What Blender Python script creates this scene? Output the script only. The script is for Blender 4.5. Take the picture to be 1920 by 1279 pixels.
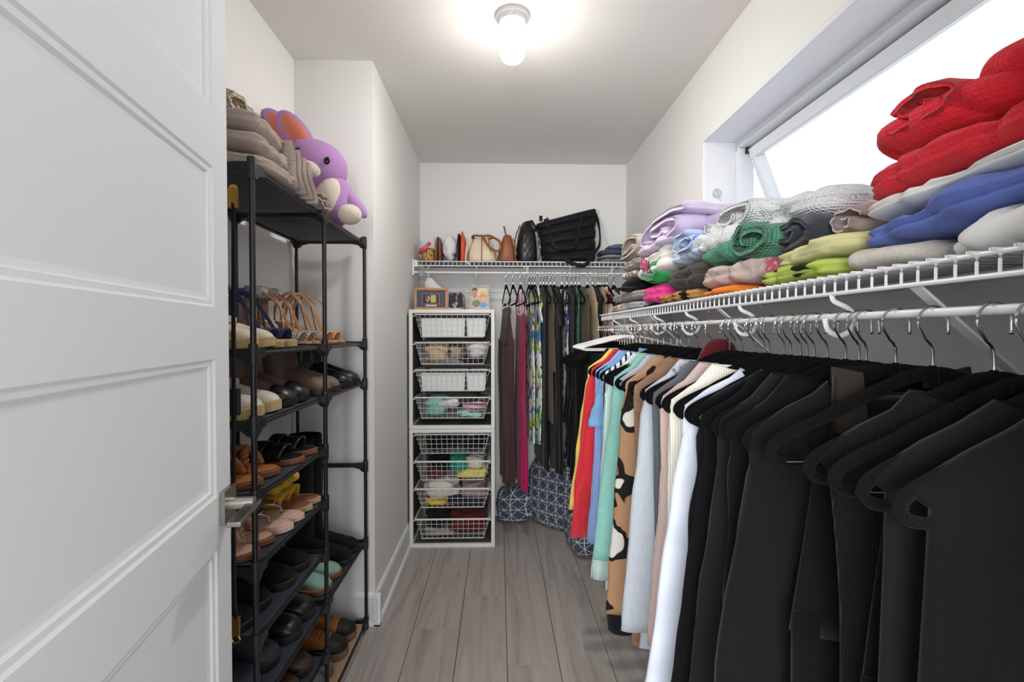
import bpy, math, random
from mathutils import Vector, Matrix, noise
PI = math.pi
for _o in list(bpy.data.objects):
    bpy.data.objects.remove(_o, do_unlink=True)
SC = bpy.context.scene
COL = SC.collection
# ---------------------------------------------------------------- camera
CAM_H, YAW, PITCH, FPX = 1.267, 0.0271, -0.0180, 905.0
cd = bpy.data.cameras.new('camera'); cam = bpy.data.objects.new('camera', cd); COL.objects.link(cam)
cd.sensor_width = 36; cd.lens = FPX * 36 / 1920; cd.clip_start = .02
cam.location = (0, 0, CAM_H); cam.rotation_euler = (PI / 2 + PITCH, 0, -YAW)
SC.camera = cam
# ---------------------------------------------------------------- world, exposure
w = bpy.data.worlds.new('overcast_sky'); SC.world = w; w.use_nodes = True
bg = w.node_tree.nodes['Background']; bg.inputs[0].default_value = (.93, .965, 1, 1); bg.inputs[1].default_value = .235
SC.view_settings.view_transform = 'Standard'; SC.view_settings.look = 'None'
SC.view_settings.exposure = 2.4; SC.view_settings.gamma = 1; SC.view_settings.use_curve_mapping = False
# soft fill light added behind the camera, shining in through the doorway
la = bpy.data.lights.new('added_doorway_fill', 'AREA'); la.shape = 'RECTANGLE'; la.size = 1.7; la.size_y = 1.5; la.energy = 26; la.color = (.96, .98, 1)
lo = bpy.data.objects.new('added_doorway_fill', la); COL.objects.link(lo); lo.location = (-.55, -2.3, 1.55); lo.rotation_euler = (PI / 2, 0, -.2)
LAMP_STRENGTH = 20
# ---------------------------------------------------------------- helpers
def lerp(a, b, t): return a + (b - a) * t
def sm(t): t = max(0, min(1, t)); return t * t * (3 - 2 * t)
def interp(pts, t):
    if t <= pts[0][0]: return pts[0][1]
    for (a, x), (b, y) in zip(pts, pts[1:]):
        if t <= b: return lerp(x, y, (t - a) / (b - a))
    return pts[-1][1]
def catmull(P, n=6, closed=False):
    P = [Vector(p) for p in P]; out = []; N = len(P); rng = N if closed else N - 1
    for i in range(rng):
        if closed: a, b, c, d = P[(i - 1) % N], P[i], P[(i + 1) % N], P[(i + 2) % N]
        else: a, b, c, d = P[max(i - 1, 0)], P[i], P[i + 1], P[min(i + 2, N - 1)]
        for k in range(n):
            t = k / n
            out.append(.5 * ((2 * b) + (c - a) * t + (2 * a - 5 * b + 4 * c - d) * t * t + (3 * b - a - 3 * c + d) * t ** 3))
    if not closed: out.append(P[-1])
    return out
def nz(x, y, z, s=0): return noise.noise(Vector((x + s * 7.31, y - s * 3.7, z + s * 1.9)))
class MB:
    def __init__(self): self.v = []; self.f = []
    def box(self, x0, x1, y0, y1, z0, z1):
        b = len(self.v)
        self.v += [(x, y, z) for z in (z0, z1) for y in (y0, y1) for x in (x0, x1)]
        self.f += [tuple(b + i for i in q) for q in ((0, 2, 3, 1), (4, 5, 7, 6), (0, 1, 5, 4), (2, 6, 7, 3), (0, 4, 6, 2), (1, 3, 7, 5))]
        return self
    def loft(self, rings, cap0=True, cap1=True, closed=True):
        b = len(self.v); n = len(rings[0])
        for r in rings: self.v += [tuple(p) for p in r]
        m = n if closed else n - 1
        for i in range(len(rings) - 1):
            for j in range(m):
                k = (j + 1) % n
                self.f.append((b + i * n + j, b + i * n + k, b + (i + 1) * n + k, b + (i + 1) * n + j))
        if cap0: self.f.append(tuple(b + j for j in reversed(range(n))))
        if cap1: self.f.append(tuple(b + (len(rings) - 1) * n + j for j in range(n)))
        return self
    def tube(self, pts, r, n=8, closed=False, flat=1.0, ref=(0, 0, 1)):
        """round tube; flat squeezes the section along the side axis (ref x tangent)"""
        pts = [Vector(p) for p in pts]; N = len(pts); rings = []; ref = Vector(ref)
        for i, p in enumerate(pts):
            if closed: t = pts[(i + 1) % N] - pts[(i - 1) % N]
            else: t = pts[min(i + 1, N - 1)] - pts[max(i - 1, 0)]
            t.normalize(); s = t.cross(ref)
            if s.length < .05: s = t.cross(Vector((1, .3, 0)))
            s.normalize(); q = s.cross(t)
            rr = r[i] if isinstance(r, (list, tuple)) else r
            rings.append([p + s * (math.cos(2 * PI * k / n) * rr * flat) + q * (math.sin(2 * PI * k / n) * rr) for k in range(n)])
        if closed: rings.append(rings[0])
        return self.loft(rings, not closed, not closed)
    def lathe(self, prof, n=24, c=(0, 0, 0), axis='z'):
        rings = []
        for r, h in prof:
            ring = []
            for k in range(n):
                a = 2 * PI * k / n; x, y = r * math.cos(a), r * math.sin(a)
                p = (x, y, h) if axis == 'z' else ((x, h, y) if axis == 'y' else (h, x, y))
                ring.append((p[0] + c[0], p[1] + c[1], p[2] + c[2]))
            rings.append(ring)
        return self.loft(rings)
    def ball(self, c, a, b=None, d=None, n=14, m=9):
        b = b or a; d = d or a
        return self.loft([[(c[0] + a * math.cos(2 * PI * k / n) * math.sin(PI * (i + .02) / (m + .04)), c[1] + b * math.sin(2 * PI * k / n) * math.sin(PI * (i + .02) / (m + .04)),
                            c[2] - d * math.cos(PI * i / m)) for k in range(n)] for i in range(m + 1)])
    def prism(self, outline, z0, z1, f=None):
        """outline of (x, y), extruded in z; f maps points"""
        r = [[(x, y, z) for x, y in outline] for z in (z0, z1)]
        if f: r = [[f(*p) for p in q] for q in r]
        return self.loft(r)
    def grid(self, fn, nu, nv):
        b = len(self.v)
        for i in range(nu + 1):
            for j in range(nv + 1): self.v.append(tuple(fn(i / nu, j / nv)))
        for i in range(nu):
            for j in range(nv):
                a = b + i * (nv + 1) + j; self.f.append((a, a + nv + 1, a + nv + 2, a + 1))
        return self
    def xf(self, fn): self.v = [tuple(fn(*p)) for p in self.v]; return self
    def mat4(self, m): self.v = [tuple(m @ Vector(p)) for p in self.v]; return self
    def build(self, name, mat, parent=None, smooth=40, bevel=0, origin=None, label=None, mesh=None, solid=0, sub=0):
        """origin: verts are world coordinates, shift them to this point (a parented part uses its parent's place)"""
        off = Vector((0, 0, 0))
        if origin == 'parent': off = world_of(parent)
        elif origin is not None: off = Vector(origin)
        me = bpy.data.meshes.new(name)
        me.from_pydata([tuple(Vector(p) - off) for p in self.v], [], self.f); me.validate(); me.update()
        if smooth:
            me.polygons.foreach_set('use_smooth', [True] * len(me.polygons))
            if smooth < 180: me.set_sharp_from_angle(angle=math.radians(smooth))
        me.materials.append(mat)
        o = bpy.data.objects.new(name, me); COL.objects.link(o)
        if parent: o.parent = parent
        elif origin is not None: o.location = off
        if bevel:
            m = o.modifiers.new('bevel', 'BEVEL'); m.width = bevel; m.segments = 2; m.limit_method = 'ANGLE'; m.angle_limit = math.radians(40)
        if solid:
            m = o.modifiers.new('solid', 'SOLIDIFY'); m.thickness = solid; m.offset = 0
        if sub:
            m = o.modifiers.new('sub', 'SUBSURF'); m.levels = m.render_levels = sub
        if label: o['label'] = label
        return o
def world_of(o):
    p = Vector((0, 0, 0))
    while o: p = p + o.location; o = o.parent
    return p
def tag(o, label=None, cat=None, group=None, kind=None):
    for k, x in (('label', label), ('category', cat), ('group', group), ('kind', kind)):
        if x: o[k] = x
    return o
def thing(name, label, cat, loc=(0, 0, 0), rot=(0, 0, 0), group=None):
    o = bpy.data.objects.new(name, None); COL.objects.link(o); o.location = loc; o.rotation_euler = rot; o.empty_display_size = .03
    return tag(o, label, cat, group)
def copy_obj(o, parent=None):
    c = o.copy(); COL.objects.link(c); c.parent = parent
    for ch in o.children: copy_obj(ch, c)
    return c
# ---------------------------------------------------------------- materials
MATS = {}
def S(r, g=None, b=None):
    """sRGB 0-255 to linear"""
    if g is None: g = b = r
    f = lambda c: (c / 255 / 12.92) if c <= 10 else ((c / 255 + .055) / 1.055) ** 2.4
    return (f(r), f(g), f(b))
def newmat(name):
    m = bpy.data.materials.new(name); m.use_nodes = True
    return m, m.node_tree.nodes, m.node_tree.links, m.node_tree.nodes['Principled BSDF']
def coords(N, L, scale=(1, 1, 1), rot=(0, 0, 0), rnd=False):
    tc = N.new('ShaderNodeTexCoord'); mp = N.new('ShaderNodeMapping'); mp.inputs['Scale'].default_value = scale; mp.inputs['Rotation'].default_value = rot
    L.new(tc.outputs['Object'], mp.inputs['Vector'])
    if rnd:
        oi = N.new('ShaderNodeObjectInfo'); mu = N.new('ShaderNodeMath'); mu.operation = 'MULTIPLY'; mu.inputs[1].default_value = 37
        L.new(oi.outputs['Random'], mu.inputs[0]); L.new(mu.outputs[0], mp.inputs['Location'])
    return mp.outputs[0]
def ramp(N, L, fac, stops, interp_='LINEAR'):
    r = N.new('ShaderNodeValToRGB'); r.color_ramp.interpolation = interp_; e = r.color_ramp.elements
    while len(e) < len(stops): e.new(.5)
    for el, (p, c) in zip(e, stops): el.position = p; el.color = tuple(c) + (1,)
    L.new(fac, r.inputs[0]); return r.outputs[0]
def tex_noise(N, L, vec, scale, detail=3, rough=.5, dist=0):
    t = N.new('ShaderNodeTexNoise'); t.inputs['Scale'].default_value = scale; t.inputs['Detail'].default_value = detail
    t.inputs['Roughness'].default_value = rough; t.inputs['Distortion'].default_value = dist; L.new(vec, t.inputs['Vector']); return t.outputs[0]
def tex_wave(N, L, vec, scale, direction='X', dist=0, dscale=1, profile='SIN'):
    t = N.new('ShaderNodeTexWave'); t.bands_direction = direction; t.wave_profile = profile; t.inputs['Scale'].default_value = scale
    t.inputs['Distortion'].default_value = dist; t.inputs['Detail Scale'].default_value = dscale; L.new(vec, t.inputs['Vector']); return t.outputs['Fac'] if 'Fac' in t.outputs else t.outputs[1]
def tex_vor(N, L, vec, scale, feature='F1'):
    t = N.new('ShaderNodeTexVoronoi'); t.feature = feature; t.inputs['Scale'].default_value = scale; L.new(vec, t.inputs['Vector']); return t
def mixc(N, L, fac, a, b, mode='MIX'):
    t = N.new('ShaderNodeMix'); t.data_type = 'RGBA'; t.blend_type = mode
    for sock, val in ((t.inputs[0], fac), (t.inputs[6], a), (t.inputs[7], b)):
        if isinstance(val, (int, float)): sock.default_value = val
        elif isinstance(val, tuple): sock.default_value = val + (1,) if len(val) == 3 else val
        else: L.new(val, sock)
    return t.outputs[2]
def bump(N, L, B, h, strength=.3, dist=.002):
    b = N.new('ShaderNodeBump'); b.inputs['Strength'].default_value = strength; b.inputs['Distance'].default_value = dist
    L.new(h, b.inputs['Height']); L.new(b.outputs[0], B.inputs['Normal'])
def mul(N, L, a, b, op='MULTIPLY'):
    t = N.new('ShaderNodeMath'); t.operation = op
    for s, val in ((t.inputs[0], a), (t.inputs[1], b)):
        if isinstance(val, (int, float)): s.default_value = val
        else: L.new(val, s)
    return t.outputs[0]
def plain(name, col, rough=.5, metal=0, spec=.5, coat=0, var=.06, vs=9):
    if name in MATS: return MATS[name]
    m, N, L, B = newmat(name)
    v = coords(N, L)
    L.new(ramp(N, L, tex_noise(N, L, v, vs, 2), [(.3, tuple(c * (1 - var) for c in col)), (.7, tuple(min(1, c * (1 + var)) for c in col))]), B.inputs['Base Color'])
    B.inputs['Roughness'].default_value = rough; B.inputs['Metallic'].default_value = metal
    B.inputs['Specular IOR Level'].default_value = spec; B.inputs['Coat Weight'].default_value = coat
    MATS[name] = m; return m
def cloth(name, col, kind='jersey', rough=.9, var=.1, sheen=.12, col2=None, sc=1.0):
    """woven, knitted or furry fabric: colour, fine relief and sheen"""
    if name in MATS: return MATS[name]
    m, N, L, B = newmat(name); v = coords(N, L)
    c1 = tuple(c * (1 - var) for c in col); c2 = col2 or tuple(min(1, c * (1 + var)) for c in col)
    if kind == 'jersey':
        f = tex_noise(N, L, v, 14 * sc, 3); h = tex_noise(N, L, v, 700, 2); st, ds = .25, .001
    elif kind == 'knit':      # rows of stitches
        a = tex_wave(N, L, v, 42 * sc, 'X', .6, 3); b = tex_wave(N, L, v, 62 * sc, 'Z', .6, 3); c = tex_wave(N, L, v, 42 * sc, 'Y', .6, 3)
        h = mul(N, L, mul(N, L, a, c, 'ADD'), b, 'ADD'); f = mul(N, L, h, .36); st, ds = .55, .003
    elif kind == 'waffle':
        a = tex_wave(N, L, v, 44 * sc, 'Y'); b = tex_wave(N, L, v, 44 * sc, 'Z'); h = mul(N, L, a, b); f = h; st, ds = .6, .002
    elif kind == 'rib':
        h = tex_wave(N, L, v, 62 * sc, 'X', .4, 2); f = h; st, ds = .45, .002
    elif kind == 'fuzzy':
        h = tex_noise(N, L, v, 260 * sc, 4, .7); f = tex_noise(N, L, v, 60 * sc, 4, .7); st, ds = .9, .004
    elif kind == 'terry':
        h = tex_noise(N, L, v, 380 * sc, 2, .6); f = tex_noise(N, L, v, 240, 3, .6); st, ds = .9, .003
    elif kind == 'melange':
        vv = coords(N, L, (1, 1, .25)); f = tex_noise(N, L, vv, 160 * sc, 4, .7); h = f; st, ds = .4, .002
    elif kind == 'denim':
        f = tex_noise(N, L, coords(N, L, (1, 1, .15)), 420, 3, .7); h = tex_wave(N, L, coords(N, L, rot=(0, .8, .3)), 260, 'X'); st, ds = .25, .001
    L.new(ramp(N, L, f, [(.25, c1), (.75, c2)]), B.inputs['Base Color'])
    B.inputs['Roughness'].default_value = rough; B.inputs['Specular IOR Level'].default_value = .12
    B.inputs['Sheen Weight'].default_value = sheen; B.inputs['Sheen Roughness'].default_value = .5
    bump(N, L, B, h, st, ds); MATS[name] = m; return m
def printed(name, base, layers, rough=.85, fabric=500, metal=0):
    """fabric print: layers of (voronoi/noise scale, threshold low, high, colour, seed, distortion)"""
    if name in MATS: return MATS[name]
    m, N, L, B = newmat(name); c = base
    for sc, lo_, hi_, colr, seed, kind in layers:
        tc = N.new('ShaderNodeTexCoord'); mp = N.new('ShaderNodeMapping'); mp.inputs['Location'].default_value = (seed * 1.7, seed * 2.9, seed * .7)
        mp.inputs['Scale'].default_value = (1, 1, .8); L.new(tc.outputs['Object'], mp.inputs['Vector'])
        if kind == 'spot': f = tex_vor(N, L, mp.outputs[0], sc).outputs['Distance']
        elif kind == 'line': f = tex_wave(N, L, mp.outputs[0], sc, 'DIAGONAL', 7, 1.2)
        else: f = tex_noise(N, L, mp.outputs[0], sc, 1.5, .5, .6)
        if kind == 'spot': fac = ramp(N, L, f, [(0, (1, 1, 1)), (lo_, (1, 1, 1)), (hi_, (0, 0, 0))])
        else: fac = ramp(N, L, f, [(lo_, (0, 0, 0)), (hi_, (1, 1, 1))])
        c = mixc(N, L, fac, c, colr)
    L.new(c, B.inputs['Base Color']); B.inputs['Roughness'].default_value = rough; B.inputs['Specular IOR Level'].default_value = .25
    bump(N, L, B, tex_noise(N, L, coords(N, L), fabric, 2), .3, .001); MATS[name] = m; return m
def striped(name, stops, scale, axis='Z', rough=.85, dist=.3, rot=(0, 0, 0)):
    if name in MATS: return MATS[name]
    m, N, L, B = newmat(name); v = coords(N, L, rot=rot)
    L.new(ramp(N, L, tex_wave(N, L, v, scale, axis, dist, 1, 'SAW'), stops, 'CONSTANT'), B.inputs['Base Color'])
    B.inputs['Roughness'].default_value = rough; bump(N, L, B, tex_noise(N, L, v, 500, 2), .3, .001); MATS[name] = m; return m
def emit(name, col, strength):
    m, N, L, B = newmat(name); B.inputs['Base Color'].default_value = col + (1,); B.inputs['Emission Color'].default_value = col + (1,)
    B.inputs['Emission Strength'].default_value = strength; B.inputs['Roughness'].default_value = .3; return m
def glassy(name, tint=(1, 1, 1), gloss=.08, rough=.02):
    if name in MATS: return MATS[name]
    m, N, L, B = newmat(name); N.remove(B); out = [n for n in N if n.type == 'OUTPUT_MATERIAL'][0]
    t = N.new('ShaderNodeBsdfTransparent'); t.inputs[0].default_value = tint + (1,); g = N.new('ShaderNodeBsdfGlossy'); g.inputs['Roughness'].default_value = rough
    x = N.new('ShaderNodeMixShader'); x.inputs[0].default_value = gloss; L.new(t.outputs[0], x.inputs[1]); L.new(g.outputs[0], x.inputs[2]); L.new(x.outputs[0], out.inputs[0])
    MATS[name] = m; return m
def wallpaint(name, col):
    m, N, L, B = newmat(name); v = coords(N, L); B.inputs['Base Color'].default_value = col + (1,); B.inputs['Roughness'].default_value = .65
    B.inputs['Specular IOR Level'].default_value = .3; bump(N, L, B, tex_noise(N, L, v, 260, 3), .05, .001); return m
WALL = wallpaint('white_wall_paint', S(240, 239, 237)); CEIL = wallpaint('white_ceiling_paint', S(234, 232, 229)); TRIM = wallpaint('white_trim_paint', S(234, 236, 239))
DOORP = wallpaint('white_door_paint', S(247, 250, 253))
VINYL = plain('white_window_vinyl', S(226, 230, 234), .35, var=.01)
WIRE = plain('white_coated_wire', S(236, 236, 236), .35, var=.01); CHROME = plain('chrome_hook', S(205, 205, 205), .18, 1, var=.02)
NICKEL = plain('brushed_nickel', S(165, 160, 152), .34, 1, var=.08, vs=60); BLKPL = plain('black_plastic', S(30, 31, 34), .45); BLKTUBE = plain('black_lacquered_tube', S(26, 27, 30), .3)
VELVET = cloth('black_velvet', S(10, 9, 11), 'terry', sheen=.03); GOLD = plain('gold_metal', S(214, 170, 92), .25, 1)
def floor_mat():
    m, N, L, B = newmat('grey_oak_laminate'); v = coords(N, L, (9, .55, 1), rnd=True); v2 = coords(N, L, (60, 1.6, 1), rnd=True)
    g = tex_noise(N, L, v, 1.7, 5, .62, 1.4); f = tex_noise(N, L, v2, 2.6, 5, .75)
    c = ramp(N, L, g, [(.28, S(132, 124, 119)), (.5, S(182, 174, 168)), (.74, S(208, 200, 194))])
    c = mixc(N, L, mul(N, L, f, .75), c, S(158, 150, 145))
    oi = N.new('ShaderNodeObjectInfo'); c = mixc(N, L, mul(N, L, oi.outputs['Random'], .22), c, S(184, 176, 170))
    L.new(c, B.inputs['Base Color']); B.inputs['Roughness'].default_value = .5; B.inputs['Specular IOR Level'].default_value = .35
    bump(N, L, B, f, .12, .001); return m
FLOORM = floor_mat(); GAP = plain('dark_floor_joint', S(44, 40, 38), .9)
# ================================================================ the room
XL, XC, XR, YC, YB, ZC, YF = -.872, -.5396, .8827, 2.098, 3.339, 2.4266, .235
def st(name, mb, mat, **k): o = mb.build(name, mat, smooth=0, origin=(0, 0, 0), **k); return tag(o, kind='structure')
fl = st('floor', MB().box(-1.6, 1.6, -2.2, YB + .1, -.06, -.004), GAP)
random.seed(4)
joints = {-2: [2.6, 1.3], -1: [2.05, .8], 0: [2.308, 1.0], 1: [1.815, .5], 2: [2.459, 1.15], 3: [2.868, 1.55], 4: [2.365, 1.05], 5: [2.75, 1.4]}
for k in range(-7, 8):
    x0, x1 = .031 + .1985 * (k - 2 + 1) + .0012, .031 + .1985 * (k - 2 + 2) - .0012
    js = sorted(j + d for j in joints.get(k, [2.0 + .13 * (k % 5)]) for d in (0, -1.29, -2.58) if -2.2 < j + d < YB)
    js = sorted(set([-2.2] + [j for i, j in enumerate(js) if i == 0 or j - js[i - 1] > .35] + [YB + .02]))
    for a, b in zip(js, js[1:]):
        if b - a > .05: MB().box(x0, x1, a + .001, b - .001, -.012, 0).build('floor_plank', FLOORM, fl, smooth=0, bevel=.0007)
st('ceiling', MB().box(XL - .15, XR + .15, YF - .12, YB + .12, ZC, ZC + .1), CEIL)
st('wall_left', MB().box(XL - .12, XL, YF - .12, YC, 0, ZC), WALL)
st('wall_chase', MB().box(XL - .12, XC, YC, YB + .12, 0, ZC), WALL)
st('wall_back', MB().box(XC, XR + .15, YB, YB + .12, 0, ZC), WALL)
WY0, WY1, WZ0, WZ1 = .50, 2.062, 1.43, 2.09
st('wall_right', MB().box(XR, XR + .17, YF - .12, WY0, 0, ZC).box(XR, XR + .17, WY1, YB, 0, ZC).box(XR, XR + .17, WY0, WY1, 0, WZ0).box(XR, XR + .17, WY0, WY1, WZ1, ZC), WALL)
DX0, DX1, DZ = -.415, .385, 2.05
st('wall_front', MB().box(XL, DX0, YF - .12, YF, 0, ZC).box(DX1, XR, YF - .12, YF, 0, ZC).box(DX0, DX1, YF - .12, YF, DZ, ZC), WALL)
st('trim_1', MB().box(DX0 - .07, DX0 - .005, YF - .135, YF - .12, 0, DZ + .065).box(DX1 + .005, DX1 + .07, YF - .135, YF - .12, 0, DZ + .065).box(DX0 - .005, DX1 + .005, YF - .135, YF - .12, DZ + .005, DZ + .065), TRIM)
def base(name, p, q, nrm):
    """baseboard with eased top and quarter round at the foot, from p to q, nrm points into the room"""
    prof = [(0, 0), (.026, 0), (.026, .006), (.022, .014), (.014, .019), (.013, .019), (.013, .118), (.010, .128), (.004, .134), (0, .134)]
    p, q, nrm = Vector(p), Vector(q), Vector(nrm)
    o = st(name, MB().loft([[Vector((a.x, a.y, z)) + nrm * d for d, z in prof] for a in (p, q)]), TRIM); return o
base('baseboard_chase', (XC, YC - .026, 0), (XC, YB, 0), (1, 0, 0)); base('baseboard_alcove', (XL, YC, 0), (XC + .026, YC, 0), (0, -1, 0))
base('baseboard_left', (XL, YF, 0), (XL, YC, 0), (1, 0, 0)); base('baseboard_back', (XC, YB, 0), (XR, YB, 0), (0, -1, 0)); base('baseboard_right', (XR, YF, 0), (XR, YB, 0), (-1, 0, 0))
# ---- window: lined reveal, vinyl frame and an awning sash tilted out at the bottom
wn = thing('window_1', 'wide awning window above the side shelf', None, (XR, (WY0 + WY1) / 2, WZ0)); tag(wn, kind='structure')
P = dict(parent=wn, origin='parent')
def ringbox(x0, x1, y0, y1, z0, z1, t, tb=None):
    m = MB(); tb = tb or t
    return m.box(x0, x1, y0, y1, z1 - t, z1).box(x0, x1, y0, y1, z0, z0 + tb).box(x0, x1, y0, y0 + t, z0 + tb, z1 - t).box(x0, x1, y1 - t, y1, z0 + tb, z1 - t)
ringbox(XR - .006, XR + .13, WY0 + .001, WY1 - .001, WZ0 + .001, WZ1 - .001, .012).build('jamb_liner', TRIM, smooth=0, bevel=.002, **P)
ringbox(XR - .012, XR, WY0 - .012, WY1 + .012, WZ0 - .012, WZ1 + .012, .024).build('casing_bead', TRIM, smooth=0, bevel=.003, **P)
ringbox(XR + .130, XR + .19, WY0 + .003, WY1 - .003, WZ0 + .003, WZ1 - .003, .045).build('window_frame', VINYL, smooth=0, bevel=.004, **P)
ringbox(XR + .124, XR + .132, WY0 + .035, WY1 - .035, WZ0 + .035, WZ1 - .035, .012).build('frame_bead', VINYL, smooth=0, bevel=.002, **P)
sx, sz, tilt = XR + .176, WZ1 - .055, math.radians(21)
M4 = Matrix.Translation((sx, 0, sz)) @ Matrix.Rotation(-tilt, 4, 'Y') @ Matrix.Translation((-sx, 0, -sz))
s0, s1, q0, q1 = WY0 + .055, WY1 - .055, WZ0 + .05, WZ1 - .052
sash = ringbox(sx - .02, sx + .02, s0, s1, q0, q1, .045).mat4(M4).build('sash', VINYL, smooth=0, bevel=.004, **P)
def subpart(mb, name, mat, par, **k): return mb.build(name, mat, parent=par, origin=world_of(par), **k)
subpart(ringbox(sx - .027, sx - .019, s0 + .03, s1 - .03, q0 + .03, q1 - .03, .012).mat4(M4), 'glazing_bead', VINYL, sash, smooth=0, bevel=.002)
subpart(MB().box(sx - .004, sx + .004, s0 + .04, s1 - .04, q0 + .04, q1 - .04).mat4(M4), 'pane', glassy('window_glass', (.97, .98, .98), .04), sash, smooth=0)
MB().box(XR + .15, XR + .175, WY1 - .062, WY1 - .05, WZ1 - .075, WZ1 - .052).build('hinge', BLKPL, smooth=0, **P)
hk = thing('suction_hook', 'clear suction cup hook on the white window reveal', 'hook', (XR + .05, WY1 - .013, 1.86))
MB().lathe([(.002, -.013), (.012, -.012), (.019, -.006), (.022, 0), (.018, 0)], 20, axis='y').build('cup', glassy('clear_plastic', (.97, .97, .98), .22, .1), hk)
MB().tube(catmull([(0, -.012, -.004), (0, -.02, -.012), (0, -.022, -.03), (0, -.03, -.04), (0, -.038, -.032)], 4), .002, 6).build('hook', glassy('clear_plastic'), hk)
# ---- door: hinged at the near left, five recessed panels
DANG = math.radians(10.5); DW, DH, DT = .765, 2.03, .036
door = thing('door_1', 'open white five panel door with nickel lever', None, (-.403, .232, .012), (0, 0, DANG)); tag(door, kind='structure')
# local: x = door normal (+x towards the closet aisle), y = from hinge to free edge
edges = [(.225, .485), (.585, .845), (.945, 1.205), (1.302, 1.562), (1.668, 1.93)]
mb = MB().box(-DT, 0, 0, .108, 0, DH).box(-DT, 0, DW - .070, DW, 0, DH)
zz = [0] + [z for e in edges for z in e] + [DH]
for a, b in zip(zz[::2], zz[1::2]): mb.box(-DT, 0, .108, DW - .070, a, b)
mb.build('stiles_and_rails', DOORP, door, smooth=0)
for a, b in edges:
    MB().box(-DT + .004, -.011, .108, DW - .070, a, b).build('panel', DOORP, door, smooth=0)
    prof = [(0, 0), (.004, -.004), (.012, -.0045), (.015, -.009), (.024, -.011), (0, -.011)]; r = []
    for (y, z, sy, szz) in ((.108, a, 1, 1), (DW - .070, a, -1, 1), (DW - .070, b, -1, -1), (.108, b, 1, -1), (.108, a, 1, 1)): r.append([(d, y + sy * t, z + szz * t) for t, d in prof])
    MB().loft(r, False, False).build('panel_moulding', DOORP, door, smooth=30)
hz, hy = .918, DW - .026
hd = MB().box(0, .009, hy - .032, hy + .032, hz - .032, hz + .032).build('door_handle', NICKEL, door, smooth=0, bevel=.001)
MB().tube([(.008, hy, hz), (.03, hy, hz), (.052, hy - .001, hz)], [.012, .012, .011], 16).build('lever_neck', plain('satin_nickel', S(200, 195, 188), .3, .85), hd)
MB().box(.038, .062, hy - .112, hy + .013, hz - .0075, hz + .0015).build('lever', NICKEL, hd, smooth=0, bevel=.002)
MB().box(-.028, -.008, DW - .001, DW + .0012, hz - .05, hz + .05).build('latch_plate', NICKEL, door, smooth=0)
# ---- ceiling lamp
lp = thing('ceiling_lamp', 'lit jar-shaped ceiling lamp with white base', 'lamp', (.05, 1.787, ZC))
MB().lathe([(.001, 0), (.061, 0), (.0625, -.006), (.061, -.011), (.055, -.014), (.051, -.026), (.047, -.030), (.001, -.030)], 40).build('base', plain('lamp_base_enamel', S(214, 213, 210), .4, var=.01), lp)
for a in (.6, 2.7, 4.8): MB().ball((.05 * math.cos(a), .05 * math.sin(a), -.024), .003, n=8, m=6).build('screw', NICKEL, lp)
prof = [(.03, -.022), (.043, -.026)]
for i in range(9): prof += [(.0445 if i % 2 else .0475, -.032 - i * .006)]
MB().lathe(prof + [(.047, -.088), (.03, -.088)], 40).build('jar_neck', emit('ribbed_glass_neck', (1, .955, .88), LAMP_STRENGTH * .06), lp, smooth=60)
MB().lathe([(.03, -.0885), (.047, -.0885), (.047, -.13), (.0455, -.141), (.03, -.141)], 40).build('glass_jar', emit('lit_frosted_glass_side', (1, .96, .9), LAMP_STRENGTH * .22), lp, smooth=60)
MB().lathe([(.03, -.1412), (.0455, -.1412), (.042, -.151), (.034, -.161), (.02, -.169), (.004, -.172)], 40).build('jar_dome', emit('lit_frosted_glass', (1, .96, .9), LAMP_STRENGTH * 3.2), lp, smooth=60)
# ================================================================ wire shelves with hang rods
SX0, SY0, SY1, SZ = .575, .40, 2.69, 1.36          # side shelf: front edge, ends, deck height
RODX, RODZ, RODR = .575, 1.293, .0062
BY, BZ, BRODZ = 3.04, 1.711, 1.640                 # back shelf: front edge, deck height
def wire_shelf(t, A, B, inn, depth, pitch, lip=.027):
    """A-B front edge, inn = direction to the wall; every cross wire is a part of its own"""
    A, B, inn = Vector(A), Vector(B), Vector(inn); o = t.location; Z = Vector((0, 0, 1)); d = (B - A).normalized()
    for nm, p, r in (('front_rail', A, .0032), ('front_rail', A - Z * lip, .0036), ('back_rail', A + inn * depth, .003), ('deck_rail', A + inn * depth * .5 - Z * .004, .003)):
        MB().tube([p, p + (B - A)], r, 8).build(nm, WIRE, t, origin='parent')
    m = MB().tube(catmull([inn * depth + Z * .003, inn * .012 + Z * .003, inn * .002 + Z * .001, -Z * .008, -Z * lip], 3), .0021, 6)
    first = m.build('deck_wire', WIRE, t); n = int((B - A).length / pitch)
    first.location = A + d * .004 - o
    for i in range(1, n + 1):
        c = first.copy(); COL.objects.link(c); c.parent = t; c.location = A + d * (.004 + i * pitch) - o
def brace(t, p, inn, run, drop):
    p, inn = Vector(p), Vector(inn); Z = Vector((0, 0, 1)); side = inn.cross(Z); q = p + inn * run - Z * drop
    up = (q - p).cross(side).normalized(); r = [[a + side * (s * .0085) + up * (h * .004) for s, h in ((-1, 0), (-1, 1), (1, 1), (1, 0), (.7, 0), (.7, .6), (-.7, .6), (-.7, 0))] for a in (p, q)]
    MB().loft(r).tube([q - Z * .02, q + Z * .02], .009, 8, flat=.4).build('wall_brace', WIRE, t, smooth=0, origin='parent')
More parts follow.
